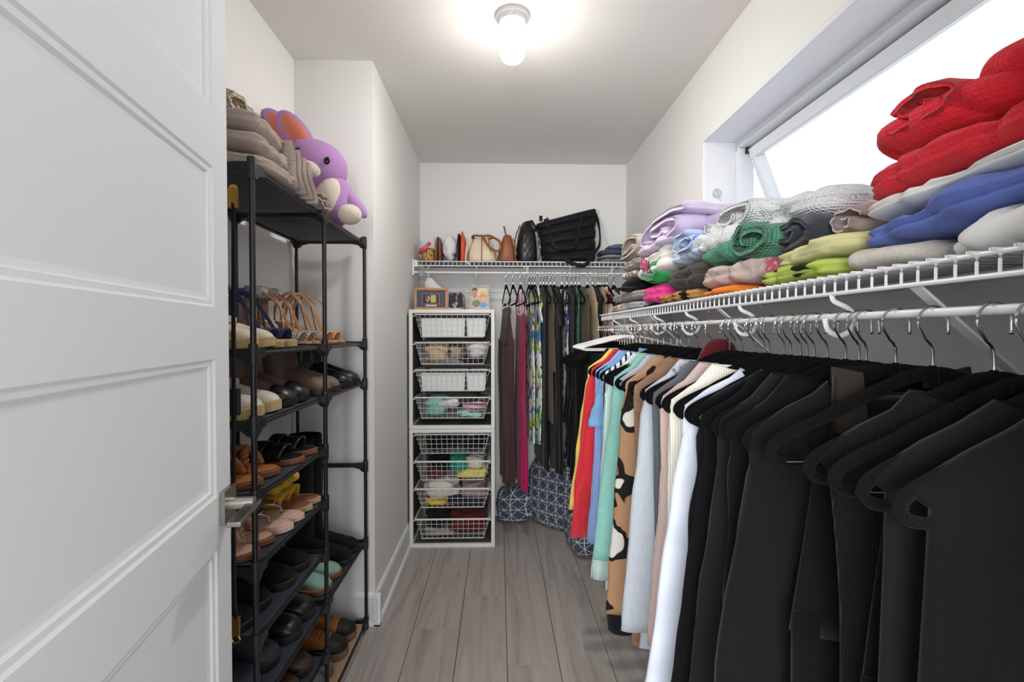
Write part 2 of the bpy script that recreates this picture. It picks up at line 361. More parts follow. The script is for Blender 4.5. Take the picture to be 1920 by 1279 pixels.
def rod_hook(t, p, inn, z):
    p, inn = Vector(p), Vector(inn); Z = Vector((0, 0, 1)); dz = p.z - z
    pts = catmull([p, p + inn * .004 - Z * .012, p + inn * .028 - Z * (dz * .6), p + inn * .042 - Z * dz, p + inn * .034 - Z * (dz + .022), p + inn * .014 - Z * (dz + .032), p - inn * .006 - Z * (dz + .022), p - inn * .012 - Z * (dz + .002)], 5)
    MB().tube(pts, .0045, 8, flat=.7).build('rod_support', WIRE, t, origin='parent')
sh = thing('wire_shelf', 'long white wire shelf below the window', 'shelf', (SX0, SY0, SZ))
wire_shelf(sh, (SX0, SY0, SZ), (SX0, SY1, SZ), (1, 0, 0), XR - SX0 - .006, .0272)
for y in (.66, 1.27, 1.86, 2.46): brace(sh, (SX0 + .004, y, SZ - .024), (1, 0, 0), XR - SX0 - .012, .25)
for y in (.82, 1.14, 1.47, 1.77, 2.1, 2.4): rod_hook(sh, (SX0, y, SZ - .027), (1, 0, 0), RODZ)
for y in (.55, .9, 1.25, 1.6, 2.0, 2.4): MB().box(XR - .012, XR - .001, y - .008, y + .008, SZ - .012, SZ + .01).build('wall_clip', WIRE, sh, smooth=0, bevel=.002, origin='parent')
rd = MB().tube([(RODX, SY0 - .02, RODZ), (RODX, SY1 + .06, RODZ)], RODR, 14).build('hanging_rod', WIRE, sh, origin='parent')
for y in (SY0 - .02, SY1 + .06): MB().tube([(RODX, y - .004, RODZ), (RODX, y + .004, RODZ)], .009, 12).build('rod_cap', WIRE, rd, origin=world_of(rd))
bs = thing('wire_shelf', 'white wire shelf across the far wall holding handbags', 'shelf', (-.50, BY, BZ))
wire_shelf(bs, (-.512, BY, BZ), (.83, BY, BZ - .004), (0, 1, 0), YB - BY - .006, .0272)
brd = MB().tube([(-.53, BY, BRODZ + .003), (.84, BY, BRODZ - .003)], RODR, 14).build('hanging_rod', WIRE, bs, origin='parent')
MB().box(XC + .001, XC + .012, BY - .022, BY + .022, BRODZ - .02, BZ + .012).build('end_bracket', WIRE, bs, smooth=0, bevel=.004, origin='parent')
MB().box(XC + .012, XC + .03, BY - .008, BY + .008, BZ - .035, BZ + .008).build('end_bracket', WIRE, bs, smooth=0, bevel=.003, origin='parent')
for x in (-.44, -.14, .16, .45): rod_hook(bs, (x, BY, BZ - .03), (0, 1, 0), BRODZ)
for x in (.16, .7): brace(bs, (x + .02, BY + .006, BZ - .026), (0, 1, 0), YB - BY - .012, .28)
LINER = plain('grey_shelf_liner', S(122, 122, 126), .6)
MB().box(-.508, .828, BY + .004, YB - .008, BZ + .0008, BZ + .0042).build('shelf_liner', LINER, bs, smooth=0, origin='parent')
MB().box(SX0 + .012, XR - .008, SY0 + .004, SY1 - .004, SZ + .0008, SZ + .0042).build('shelf_liner', glassy('clear_shelf_liner', (.86, .86, .86), .12, .15), sh, smooth=0, origin='parent')
# ================================================================ stacked white frames with wire baskets
CX0, CX1, CY0, CY1 = -.525, -.025, 2.827, 3.31
FRM = plain('white_powder_coat', S(224, 223, 219), .4, var=.01); INNER = plain('shade_toned_panel', S(96, 95, 93), .6); BASK = plain('white_basket_wire', S(222, 221, 216), .35, var=.01)  # INNER: shade inside the white frames is put into the panel colour
RIMZ = [(1.372, 1.237), (1.206, 1.077), (1.045, .917), (.883, .755), (.666, .547), (.505, .388), (.343, .224), (.163, .039)]
def basket(t, zt, zb, k):
    yf, yb = CY0 + .012, CY1 - .03; xa, xb, ya, yb2 = CX0 + .030, CX1 - .030, yf, yb
    rc = .014; r = []
    for cx, cy, a0 in ((xb - rc, yb2 - rc, 0), (xa + rc, yb2 - rc, PI / 2), (xa + rc, ya + rc, PI), (xb - rc, ya + rc, 3 * PI / 2)):
        for i in range(5): a = a0 + i * PI / 8; r.append((cx + rc * math.cos(a), cy + rc * math.sin(a), zt))
    b = MB().tube(r, .0058 if k > 4 else .0045, 8, closed=True).build('basket', BASK, t, origin='parent')
    ins = .037; m = MB(); x0, x1, y0, y1 = xa + ins, xb - ins, ya + .018, yb2 - .018
    nx = 13
    for i in range(nx):
        x = lerp(x0, x1, i / (nx - 1)); xt = lerp(x0 - .006, x1 + .006, i / (nx - 1))
        m.tube([(xt, ya, zt), (x, y0, zb + .004), (x, y0 + .004, zb), (x, y1 - .004, zb), (x, y1, zb + .004), (xt, yb2, zt)], .0012, 4)
    for i in range(11):
        y = lerp(y0 + .02, y1 - .02, i / 10)
        m.tube([(xa, y, zt), (x0 - .002, y, zb + .004), (x0, y, zb), (x1, y, zb), (x1 + .002, y, zb + .004), (xb, y, zt)], .0012, 4)
    for j in range(1, 5):
        q = j / 4 * .97; z = lerp(zt, zb, q); e = ins * q; f = .018 * q
        m.tube([(xa + e, ya + f, z), (xb - e, ya + f, z), (xb - e, yb2 - f, z), (xa + e, yb2 - f, z)], .0013 if j < 4 else .0022, 4, closed=True)
    tag(m.build('wire_mesh', BASK, b, smooth=0, origin=world_of(b)), kind='stuff')
    for x0_, x1_ in ((CX0 + .021, CX0 + .032), (CX1 - .032, CX1 - .021)): MB().box(x0_, x1_, CY0 + .02, CY1 - .02, zt - .012, zt - .006).build('runner', FRM, t, smooth=0, origin='parent')
def frame_unit(z0, z1, label, ks):
    t = thing('basket_unit', label, 'drawer unit', ((CX0 + CX1) / 2, (CY0 + CY1) / 2, z0)); w_ = .021
    for x in (CX0, CX1 - w_):
        for y in (CY0, CY1 - w_): MB().box(x, x + w_, y, y + w_, z0, z1).build('upright', FRM, t, smooth=0, bevel=.002, origin='parent')
    for z in (z0, z1 - w_):
        for y in (CY0, CY1 - w_): MB().box(CX0 + w_, CX1 - w_, y, y + w_, z, z + w_).build('cross_bar', FRM, t, smooth=0, bevel=.002, origin='parent')
        for x in (CX0, CX1 - w_): MB().box(x, x + w_, CY0 + w_, CY1 - w_, z, z + w_).build('cross_bar', FRM, t, smooth=0, bevel=.002, origin='parent')
    for x in (CX0 + .006, CX1 - .011): MB().box(x, x + .004, CY0 + w_, CY1 - w_, z0 + w_, z1 - w_).build('side_panel', INNER, t, smooth=0, origin='parent')
    MB().box(CX0 + w_, CX1 - w_, CY1 - .008, CY1 - .004, z0 + w_, z1 - w_).build('back_panel', INNER, t, smooth=0, origin='parent')
    MB().box(CX0 + .004, CX1 - .004, CY0 + .004, CY1 - .004, z1 - .004, z1 + .001).build('top_panel', FRM, t, smooth=0, origin='parent')
    MB().box(CX0 + w_, CX1 - w_, CY0 + w_, CY1 - w_, z0 + .006, z0 + .01).build('bottom_panel', INNER, t, smooth=0, origin='parent')
    for k in ks: basket(t, *RIMZ[k], k)
frame_unit(.70, 1.40, 'upper white metal frame with four wire baskets, stacked on the other', range(4))
frame_unit(0.0, .698, 'lower white metal frame with four wire baskets, standing on the floor', range(4, 8))
# ================================================================ black shoe rack
RX0, RX1 = -.567, -.850; RY = (1.13, 1.588, 2.056)
LVN = (1.645, 1.217, 1.05, .878, .71, .54, .37, .205, .025); LVF = (1.645, 1.217, 1.05, .37, .025)
FABRIC = cloth('black_shelf_fabric', S(56, 61, 70), 'jersey', .6, sheen=.1); TANSH = plain('tan_board', S(176, 144, 116), .6)
rk = thing('shoe_rack', 'tall black tube shoe rack full of shoes', 'shoe rack', ((RX0 + RX1) / 2, RY[1], 0))
PR = dict(parent=rk, origin='parent')
for i, y in enumerate(RY):
    for x in (RX0, RX1): MB().tube([(x, y, 0), (x, y, 1.655)], .0068, 12).build('post', BLKTUBE, **PR)
def connector(x, y, z, ar, flat=False):
    """sleeve on a post with moulded gussets reaching along the shelf; ar = directions"""
    m = MB().lathe([(.004, -.026), (.0098, -.026), (.0102, -.02), (.0102, .02), (.0095, .024), (.004, .024)], 14, (x, y, z))
    for dx, dy in ar:
        n = Vector((-dy, dx, 0)) * .007; d = Vector((dx, dy, 0)); c = Vector((x, y, z))
        pr = [(.006, .012), (.045, .012), (.045, -.008), (.026, -.011), (.012, -.024), (.006, -.024)]
        m.loft([[c + d * a + Vector((0, 0, h)) + n * s for a, h in pr] for s in (-1, 1)])
    m.build('connector', BLKPL, smooth=35, **PR)
for i, y in enumerate(RY):
    lv = sorted(set((LVN if i < 2 else ()) + (LVF if i > 0 else ()) + ((.70,) if i == 2 else ())))
    for z in lv:
        inb = z in LVN and i < 2; inf = z in LVF and i > 0
        for x, sx_ in ((RX0, -1), (RX1, 1)):
            ar = [(sx_, 0)]
            if i == 0 or (i == 1 and z in LVF): ar.append((0, 1))
            if i == 2 and z != .70 or (i == 1 and z in LVN): ar.append((0, -1))
            connector(x, y, max(z, .027), ar)
        MB().box(RX1 + .006, RX0 - .006, y - .006, y + .006, z - .006, z + .012).build('side_bar', BLKPL, smooth=0, bevel=.002, **PR)
for bay, lv in ((0, LVN), (1, LVF)):
    y0, y1 = RY[bay] + .008, RY[bay + 1] - .008
    for z in lv:
        for x in (RX0 - .004, RX1 + .004) if z > .03 else (RX0 - .004, RX1 + .004): MB().tube([(x, y0, z), (x, y1, z)], .0055, 10).build('shelf_rod', BLKTUBE, **PR)
        sag = .018 if z > 1.6 else .004
        top = z == 1.645
        def fn(u, v, s): return (lerp(RX1 + .004, RX0 - .004, u), lerp(y0 + .01, y1 - .01, v), z + .006 + s - sag * (1 - (2 * u - 1) ** 2) * (1 - (2 * v - 1) ** 4))
        m = MB().grid(lambda u, v: fn(u, v, .0012), 8, 8); m.grid(lambda u, v: fn(1 - u, v, -.0012), 8, 8)
        m.build('shelf_cloth', FABRIC if not (bay == 1 and z == .025) else TANSH, smooth=180, **PR)
# ================================================================ hangers and hanging clothes
def hook_path():
    R = .0205; zc = RODR + .002 - R; P = [(.0205, 0, zc - .012)]
    for a in range(-10, 215, 15): P.append((R * math.cos(math.radians(a)), 0, zc + R * math.sin(math.radians(a))))
    P += [(-.009, 0, zc - .024), (0, 0, zc - .036), (0, 0, -.085)]
    return catmull(P, 2)
hookm = MB().tube(hook_path(), .0018, 8).ball((.0205, 0, -.026), .0028, n=8, m=6)
armR = [(0, 0, -.081), (.03, 0, -.085), (.08, 0, -.106), (.15, 0, -.140), (.195, 0, -.161), (.2155, 0, -.176), (.213, 0, -.191), (.19, 0, -.197), (.1, 0, -.198)]
loop = armR + [(0, 0, -.198)] + [(-x, y, z) for x, y, z in reversed(armR[1:])]
LP = catmull(loop, 4, True)
def hbody(metalbar=False):
    rr = []
    for p in LP:
        q = abs(p.x); rr.append(0.0095 if p.z > -.17 and q < .15 else (.008 if p.z > -.185 else (.006 if not metalbar else .0045)))
    mb = MB(); N = len(LP); rings = []
    for i, p in enumerate(LP):
        t = (LP[(i + 1) % N] - LP[(i - 1) % N]).normalized(); nrm = Vector((-t.z, 0, t.x)); Y = Vector((0, 1, 0))
        rings.append([p + nrm * (rr[i] * math.cos(2 * PI * k / 8)) + Y * (.0034 * math.sin(2 * PI * k / 8)) for k in range(8)])
    rings.append(rings[0]); mb.loft(rings, False, False)
    mb.tube([(0, 0, -.07), (0, 0, -.075), (0, 0, -.088), (0, 0, -.1)], [.004, .006, .0075, .010], 10)
    return mb
HANG = {}
def hanger_proto(kind):
    if kind in HANG: return HANG[kind]
    t = thing('clothes_hanger', 'hanger', 'hanger')
    m = VELVET if kind != 'white' else plain('white_hanger_plastic', S(228, 227, 222), .4, var=.02)
    hb = hbody()
    if kind == 'white': hb.xf(lambda x, y, z: (x, y * 1.6, -.045 + (z + .085) * .52))
    b = hb.build('body', m, t); k = hookm.build('hook', CHROME if kind != 'white' else plain('white_hook', S(205, 204, 198), .3, .4), t)
    if kind == 'clip':
        cm = plain('chrome_clip', S(190, 196, 200), .2, 1)
        MB().tube([(-.2, -.0065, -.197), (.2, -.0065, -.197)], .0024, 8).build('bar', cm, t)
        for s in (-1, 1): MB().box(s * .13 - .011, s * .13 + .011, -.010, -.006, -.222, -.188).box(s * .13 - .011, s * .13 + .011, .006, .010, -.222, -.188).tube([(s * .13, -.01, -.19), (s * .13, 0, -.183), (s * .13, .01, -.19)], .004, 8).build('clip', cm, t, smooth=0)
    HANG[kind] = [t, False]; return HANG[kind]
def hanger(kind, loc, rz, label, group):
    h = hanger_proto(kind)
    if not h[1]: h[1] = True; t = h[0]
    else: t = copy_obj(h[0])
    t.location = loc; t.rotation_euler = (0, 0, rz); t['label'] = label; t['group'] = group; return t
NB = 44
def ring(z, hx, hy, cx, cy, fold, ph, seed, zfun=None):
    r = []
    for k in range(NB):
        a = 2 * PI * k / NB; c, s = math.cos(a), math.sin(a)
        x = hx * math.copysign(abs(c) ** .75, c); y = hy * math.copysign(abs(s) ** .8, s)
        if fold:
            y += fold * (math.sin(x * 52 + ph + z * 3) * .6 + nz(x * 16, z * 2.2, ph, seed) * 1.1)
            x += fold * .5 * nz(z * 4, x * 3, ph + 5, seed)
        r.append((cx + x, cy + y, z + (zfun(x, y) if zfun else 0)))
    return r
def body_rings(top, hw, hem, thick, seed, flare=1.0, neck=.065, fold=.008, boxy=False, vneck=.02):
    """shoulders follow the hanger arms, then the body falls to the hem"""
    ph = seed * 1.3; R = []
    prof = [(-.092, neck), (-.101, .088), (-.115, .122), (-.133, .16), (-.153, .192), (-.168, .213), (-.184, hw)]
    prof = [(interp([(w_, z_) for z_, w_ in prof], neck), neck)] + [(z, wx) for z, wx in prof if wx > neck + .006]
    for z, wx in prof:
        z += top
        q = (z - top + .184) / .09
        R.append(ring(z, wx, min(thick, .011 + .005 * (1 - q)), 0, 0, .001, ph, seed, (lambda x, y: -vneck * max(0, 1 - (x / (neck * 1.05)) ** 2) * (1 if y < 0 else .3)) if wx == neck else None))
    n = 18; z0 = top - .184
    for i in range(1, n + 1):
        t = i / n; z = lerp(z0, hem, t); g = sm(min(1, t * 3))
        R.append(ring(z, hw * lerp(1, flare, t) * (1 - .05 * math.sin(PI * t)), lerp(min(thick, .015), thick, g), 0, .006 * nz(z * 2, seed, 0), fold * g * (.4 + .8 * t), ph, seed,
                      (lambda x, y: .006 * math.sin(x * 40 + ph)) if i == n else None))
    return R
def sleeve_mb(side, top, ln, w0, w1, splay, seed, fwd=0.0, gather=0.0, thick=.03):
    R = []; n = 20
    for i in range(n + 1):
        t = i / n
        x = interp([(0, .145), (.1, .162), (.3, .170 + splay * .1), (1, .212 + splay * .3)], t); z = top - interp([(0, .142), (.05, .165), (.1, .20), (1, .17 + ln)], t); y = fwd * t + .01 * nz(t * 3, seed, side)
        rx = lerp(w0, w1, sm(t)) * (1 + .10 * nz(t * 5, seed, side + 3)) * interp([(0, .25), (.06, .75), (.14, 1)], t); ry = min(rx * lerp(.42, .62, t), thick * .92)
        if gather and t > .8: rx *= 1 - .25 * (t - .8) / .2
        r = []
        for k in range(22):
            a = 2 * PI * k / 22; q = 1 + .12 * math.sin(3 * a + t * 3 + seed) + .07 * nz(math.cos(a) * 2, t * 9, math.sin(a) * 2, seed)
            r.append((side * (x + rx * q * math.cos(a)), y + ry * q * math.sin(a), z))
        R.append(r)
    return MB().loft(R, True, True)
def pos(rod, p):
    if rod == 'side': return (RODX, p, RODZ)
    return (p, BY, BRODZ - .003 * p)
HCOUNT = {}
QUEUE = []
def garment(*a, **k): QUEUE.append((a, k)); return QUEUE[-1]
def flush():
    out = {}
    for rod in ('side', 'back'):
        q = sorted([e for e in QUEUE if e[0][0] == rod], key=lambda e: e[0][1])
        for i, (a, k) in enumerate(q):
            g = min([abs(q[j][0][1] - a[1]) for j in (i - 1, i + 1) if 0 <= j < len(q)])
            k['thick'] = max(.009, min(k.get('thick', .03), g * .5 - .004)); k['fold'] = k.get('fold') or min(.011, k['thick'] * .42); k['thick'] *= .8
            out[id(a)] = make_garment(*a, **k)
    return out
def make_garment(rod, p, kind, mat, label, cat='top', hem=.5, hw=.215, thick=.024, rz=0.0, sl=None, hk='velvet', seed=None, flare=1.03, neck=.125, top=0.0, fold=.006, cuff=None, collar=None, vneck=.02, hlabel=None, trim=None, noh=False):
    """hem is the world height of the lower edge; sl = (length, shoulder radius, cuff radius, splay)"""
    loc = pos(rod, p); seed = seed if seed is not None else int(p * 977) % 91
    rot = rz if rod == 'side' else PI / 2 + rz
    side = 'side rod' if rod == 'side' else 'back rod'
    if not noh: hanger(hk, loc, rot, hlabel or ('%s hanger carrying the %s' % ('white plastic' if hk == 'white' else 'black velvet', label.split(' with ')[0].split(' hanging')[0])), 'hangers on the ' + side)
    t = thing(cat.replace(' ', '_'), label, cat, (loc[0], loc[1], loc[2]), (0, 0, rot), 'clothes hanging on the ' + side)
    h = hem - loc[2]
    if kind == 'top':
        MB().loft(body_rings(top, hw, h, thick, seed, flare, neck, fold, vneck=vneck), False, False).build('body', mat, t, smooth=180)
        if sl:
            for s in (-1, 1):
                ln = sl[0] * (1 + .03 * s * ((seed % 3) - 1))
                o = sleeve_mb(s, top, ln, sl[1], sl[2], sl[3], seed + s, thick=thick).build('sleeve', mat, t, smooth=180)
                if cuff:
                    R = []; z = top - .17 - ln
                    for i, (dz, q) in enumerate(((.004, .96), (0, 1.06), (-.02, 1.04), (-.045, 1.0), (-.05, .9))):
                        R.append([(s * (.212 + sl[3] * .3 + sl[2] * q * math.cos(2 * PI * k / 18)), sl[2] * .62 * q * math.sin(2 * PI * k / 18), z + dz) for k in range(18)])
                    MB().loft(R).build('cuff', cuff, o)
        if collar == 'crew':
            zn = interp([(.065, -.092), (.088, -.101), (.122, -.115), (.16, -.133), (.192, -.153)], neck); P = [(neck * math.cos(2 * PI * k / 24), .013 * math.sin(2 * PI * k / 24), top + zn - (vneck * (1 if math.sin(2 * PI * k / 24) < 0 else .3)) * max(0, 1 - math.cos(2 * PI * k / 24) ** 2 * .9)) for k in range(24)]
            MB().tube(P, .006, 8, closed=True).build('neckband', trim or mat, t)
        elif collar == 'shirt':
            for s in (-1, 1):
                MB().loft([[(s * .012, -.021, top - .125), (s * .05, -.024, top - .135), (s * .075, -.019, top - .1), (s * .07, -.012, top - .082), (s * .03, -.017, top - .088)],
                           [(s * .012, -.017, top - .125), (s * .05, -.019, top - .135), (s * .075, -.014, top - .1), (s * .07, -.007, top - .082), (s * .03, -.012, top - .088)]]).build('collar', trim or mat, t, smooth=30)
    elif kind == 'dress':      # thin straps, then a narrow bodice that widens to the hem
        n = 22; R = []; z0 = top - .25
        for i in range(n + 1):
            q = i / n; R.append(ring(lerp(z0, h, q), hw * interp([(0, .80), (.1, .86), (.28, .78), (.55, .95), (1, flare)], q), thick * interp([(0, .5), (.2, .8), (1, 1.1)], q), 0, 0, fold * (.2 + q), seed, seed,
                                    (lambda x, y: -.03 * (1 - abs(x) / hw) ) if i == 0 else None))
        MB().loft(R, False, False).build('body', mat, t, smooth=180)
        for s in (-1, 1): MB().tube(catmull([(s * hw * .55, -thick * .4, z0 - .005), (s * .12, -.008, top - .16), (s * .115, 0, top - .117), (s * .12, .008, top - .16), (s * hw * .55, thick * .4, z0 - .005)], 4), .0045, 6, flat=.5).build('strap', mat, t)
    elif kind == 'pants':      # hung from the clips by the waistband
        z0 = top - .206
        R = [ring(lerp(z0, z0 - .22, i / 6), hw * lerp(.86, 1, i / 6), lerp(.009, thick, i / 6), 0, 0, fold * i / 8, seed, seed) for i in range(7)]
        MB().loft(R, True, True).build('waist', mat, t, smooth=180)
        MB().loft([ring(z0 + .004 - dz, hw * .87, .0105, 0, 0, 0, 0, 0) for dz in (0, .012, .032, .036)]).build('waistband', mat, t, smooth=60)
        for s in (-1, 1):
            R = [ring(lerp(z0 - .19, h, i / 12), hw * lerp(.52, .5 * flare, i / 12), thick * lerp(1, .8, i / 12), s * hw * .49, 0, fold * (.5 + i / 14), seed + s, seed + s) for i in range(13)]
            MB().loft(R).build('leg', mat, t, smooth=180)
        for x in (-.11, -.04, .05, .12): MB().box(x * hw / .17 - .005, x * hw / .17 + .005, -.015, -.0115, z0 - .04, z0 + .003).build('belt_loop', mat, t, smooth=0, bevel=.001)
    return t
# ---- fabrics of the hanging clothes
BLK = cloth('black_cotton', S(10, 9, 11)); BLK2 = cloth('soft_black_jersey', S(9, 9, 10)); CHAR = cloth('charcoal_jersey', S(22, 24, 25)); BRNBLK = cloth('brown_black_crepe', S(18, 15, 15))
BRIB = cloth('black_rib_knit', S(12, 12, 11), 'rib', sc=1.6); BFUZ = cloth('black_fuzzy_knit', S(11, 10, 12), 'fuzzy', sheen=.03); NAVYBLK = cloth('navy_black_suiting', S(10, 11, 14))
LEOP = printed('leopard_knit', S(170, 132, 98), [(13, .525, .535, S(24, 22, 23), 2, 'noise'), (13, .62, .63, S(214, 208, 196), 2, 'noise')], fabric=220)
STRIPE = striped('navy_white_stripe', [(0, S(232, 232, 236)), (.55, S(34, 34, 66))], 17, 'X', dist=1.2)
WHITE = cloth('white_poplin', S(208, 213, 226), sheen=.1); CREAM = cloth('cream_rib_cardigan', S(230, 226, 212), 'rib'); PINKN = cloth('dusty_pink_knit', S(200, 174, 168), 'rib', sc=1.4)
GREYM = cloth('pale_grey_melange', S(184, 190, 197), 'melange', var=.08); DGREY = cloth('dark_grey_knit', S(92, 95, 100), 'rib'); TANB = cloth('tan_boucle', S(142, 110, 88), 'fuzzy', var=.3, sc=.5)
TEAL = cloth('teal_green_knit', S(146, 205, 192), 'fuzzy', var=.08); MINT = cloth('pale_mint_open_knit', S(198, 222, 215), 'knit', var=.16); LILG = cloth('grey_lilac_knit', S(190, 182, 190), 'knit')
BLUEK = cloth('cornflower_blue_knit', S(152, 178, 234), 'knit', var=.14); REDK = cloth('red_chunky_knit', S(214, 52, 62), 'knit', var=.22); YEL = cloth('yellow_cotton', S(240, 200, 104)); DEN = cloth('light_denim', S(122, 164, 208), 'denim', var=.15)
# ---- side rod, far to near
for i, y in enumerate((2.68, 2.63, 2.58, 2.53, 2.48, 2.43, 2.38, 2.33)):
    lab = ['farthest black blouse on the side rod', 'second farthest black blouse on the side rod', 'third farthest black top on the side rod', 'black lace-trimmed camisole at the far end of the side rod', 'black long blouse fifth from the far rod end',
           'black sleeveless top sixth from the far rod end', 'dark grey tunic seventh from the far rod end', 'black blouse with teal lace hem among the far black tops'][i]
    garment('side', y, 'top' if i != 3 else 'dress', (BLK, BLK2, NAVYBLK)[i % 3] if i != 6 else CHAR, lab, hem=(.62, .58, .55, .6, .5, .6, .52, .5)[i], hw=.205, sl=(.36, .035, .034, -.10) if i % 2 == 0 and i != 6 else None, rz=0.0, hlabel='black velvet hanger %s from the far end of the side rod' % ['first', 'second', 'third', 'fourth', 'fifth', 'sixth', 'seventh', 'eighth'][i])
for i, y in enumerate((2.285, 2.24, 2.195, 2.15, 2.105, 2.06)):
    lab = 'black trousers folded on a white hanger, %s of six' % ['farthest', 'second farthest', 'third farthest', 'third nearest', 'second nearest', 'nearest'][i]
    garment('side', y, 'pants', (BLK, NAVYBLK, BLK2)[i % 3], lab, 'trousers', hem=(.5, .46, .5, .43, .48, .45)[i], hw=.16, thick=.018, hk='white', top=.075, hlabel='white plastic hanger %s of the six white ones' % ['farthest', 'second farthest', 'third farthest', 'third nearest', 'second nearest', 'nearest'][i])
garment('side', 2.01, 'top', BLK2, 'black knit top hanging behind the yellow blouse', hem=.55, sl=(.5, .045, .04, -.02), rz=.0)
garment('side', 1.955, 'top', YEL, 'yellow cotton blouse hanging beside the red knit', 'blouse', hem=.52, sl=(.56, .048, .04, .14), rz=.0, collar='crew')
garment('side', 1.885, 'top', REDK, 'red chunky knit sweater on the side rod', 'sweater', hem=.5, sl=(.64, .058, .052, .12), rz=.0, thick=.03, collar='crew')
garment('side', 1.8, 'top', BLUEK, 'cornflower blue knit sweater on the side rod', 'sweater', hem=.5, sl=(.67, .05, .043, -.04), thick=.027)
garment('side', 1.735, 'top', DEN, 'light blue denim short sleeve shirt with collar', 'shirt', hem=.56, sl=(.19, .05, .052, -.06), collar='shirt', rz=.0)
garment('side', 1.672, 'top', STRIPE, 'navy and white striped top hanging by the denim shirt', hem=.46, sl=(.66, .042, .04, -.036), thick=.016)
garment('side', 1.6, 'top', MINT, 'pale mint open knit sweater on the side rod', 'sweater', hem=.40, sl=(.68, .055, .05, .03), thick=.028, rz=.0)
garment('side', 1.515, 'top', TEAL, 'teal green soft sweater on the side rod', 'sweater', hem=.6, sl=(.56, .062, .058, .01), thick=.03, rz=.0, collar='crew')
garment('side', 1.45, 'top', LILG, 'lilac grey knit peeking between the teal and leopard sweaters', 'sweater', hem=.7, hw=.17)
garment('side', 1.375, 'top', LEOP, 'leopard spotted brown knit sweater with black cuffs', 'sweater', hem=.52, sl=(.65, .056, .05, .0), thick=.03, cuff=cloth('black_knit_cuff', S(20, 20, 22), 'rib'), collar='crew')
garment('side', 1.285, 'top', TANB, 'tan boucle cardigan hanging behind the pale grey sweater', 'cardigan', hem=.43, sl=(.5, .036, .034, -.08), thick=.024)
t_grey = garment('side', 1.19, 'top', GREYM, 'pale grey sweater with jewelled shoulder', 'sweater', hem=.47, sl=(.60, .054, .05, .02), thick=.03, rz=.0)
garment('side', 1.125, 'top', DGREY, 'dark grey cardigan hanging between grey and pink knits', 'cardigan', hem=.42, sl=(.6, .034, .03, -.10))
garment('side', 1.07, 'top', PINKN, 'dusty pink ribbed sweater on the side rod', 'sweater', hem=.45, sl=(.58, .042, .038, -.045))
garment('side', 1.01, 'top', CREAM, 'cream ribbed cardigan hanging behind the white shirt', 'cardigan', hem=.45, sl=(.6, .048, .042, -.06), thick=.03)
t_white = garment('side', 0.935, 'top', WHITE, 'long white shirt on the side rod', 'shirt', hem=.42, sl=(.62, .046, .05, .15), thick=.026, flare=1.22, rz=.0, neck=.1, vneck=.1)
garment('side', 0.83, 'top', BFUZ, 'black fuzzy cardigan hanging in front of the white shirt', 'cardigan', hem=.40, sl=(.6, .05, .048, .08), thick=.026, flare=1.2)
garment('side', 0.785, 'top', CHAR, 'charcoal blouse with long plain sleeves', 'blouse', hem=.42, sl=(.64, .045, .05, .05), thick=.022, flare=1.12)
garment('side', 0.74, 'top', BLK2, 'black jersey top hanging before the charcoal blouse', 'top', hem=.42, sl=(.64, .05, .05, -.02), thick=.024, flare=1.1)
garment('side', 0.885, 'top', CHAR, 'charcoal blazer tucked between white shirt and fuzzy cardigan', 'blazer', hem=.6, sl=(.4, .04, .04, -.06), thick=.02, hw=.19, flare=1.0, rz=.0, neck=.085, vneck=.06)
t_zip = garment('side', 0.684, 'top', BRNBLK, 'black zip jacket with standing collar', 'jacket', hem=.42, sl=(.64, .055, .055, .08), thick=.026, flare=1.05, neck=.1, vneck=.09)
garment('side', 0.624, 'pants', NAVYBLK, 'black trousers with belt loops hanging from silver clips', 'trousers', hem=.35, hw=.185, thick=.02, hk='clip', rz=.0, hlabel='black hanger with silver clips holding the near trousers')
garment('side', 0.545, 'top', BRIB, 'black ribbed knit sweater on the side rod', 'sweater', hem=.74, hw=.195, thick=.03, neck=.1, flare=.9, hlabel='black velvet hanger inside the black ribbed sweater')
garment('side', 0.503, 'pants', BLK, 'soft black trousers clipped right of the ribbed sweater', 'trousers', hem=.35, hw=.185, thick=.02, hk='clip', hlabel='black hanger with silver clips right of the ribbed sweater')
garment('side', 0.462, 'top', BRNBLK, 'black long dress second nearest on the side rod', 'dress', hem=.35, hw=.195, thick=.018, neck=.085, flare=1.2, fold=.010)
garment('side', 0.418, 'top', BLK2, 'nearest black coat on the side rod', 'coat', hem=.3, hw=.19, thick=.018, flare=1.25, neck=.085, fold=.014)
# ---- back rod, left to right
DBRN = cloth('dark_brown_crepe', S(74, 54, 51)); MAG = cloth('magenta_satin', S(188, 18, 92), rough=.55); OLV = cloth('olive_brown_wool', S(96, 82, 68)); SAGE = cloth('olive_trench', S(82, 75, 60)); BEI = cloth('beige_boucle', S(186, 162, 134), 'fuzzy', var=.12)
FLB = printed('blue_green_floral', S(232, 236, 232), [(17, .52, .55, S(186, 208, 84), 1, 'noise'), (15, .55, .58, S(74, 136, 190), 4, 'noise'), (24, .62, .64, S(30, 60, 116), 7, 'noise'), (18, .66, .68, S(244, 170, 150), 9, 'noise')])
FLP = printed('purple_orange_floral', S(236, 234, 238), [(16, .32, .36, S(148, 96, 200), 3, 'spot'), (16, .22, .26, S(214, 92, 166), 5, 'spot'), (15, .2, .25, S(240, 140, 50), 8, 'spot'), (17, .58, .61, S(84, 110, 60), 2, 'noise'), (14, .6, .63, S(70, 90, 190), 6, 'noise')])
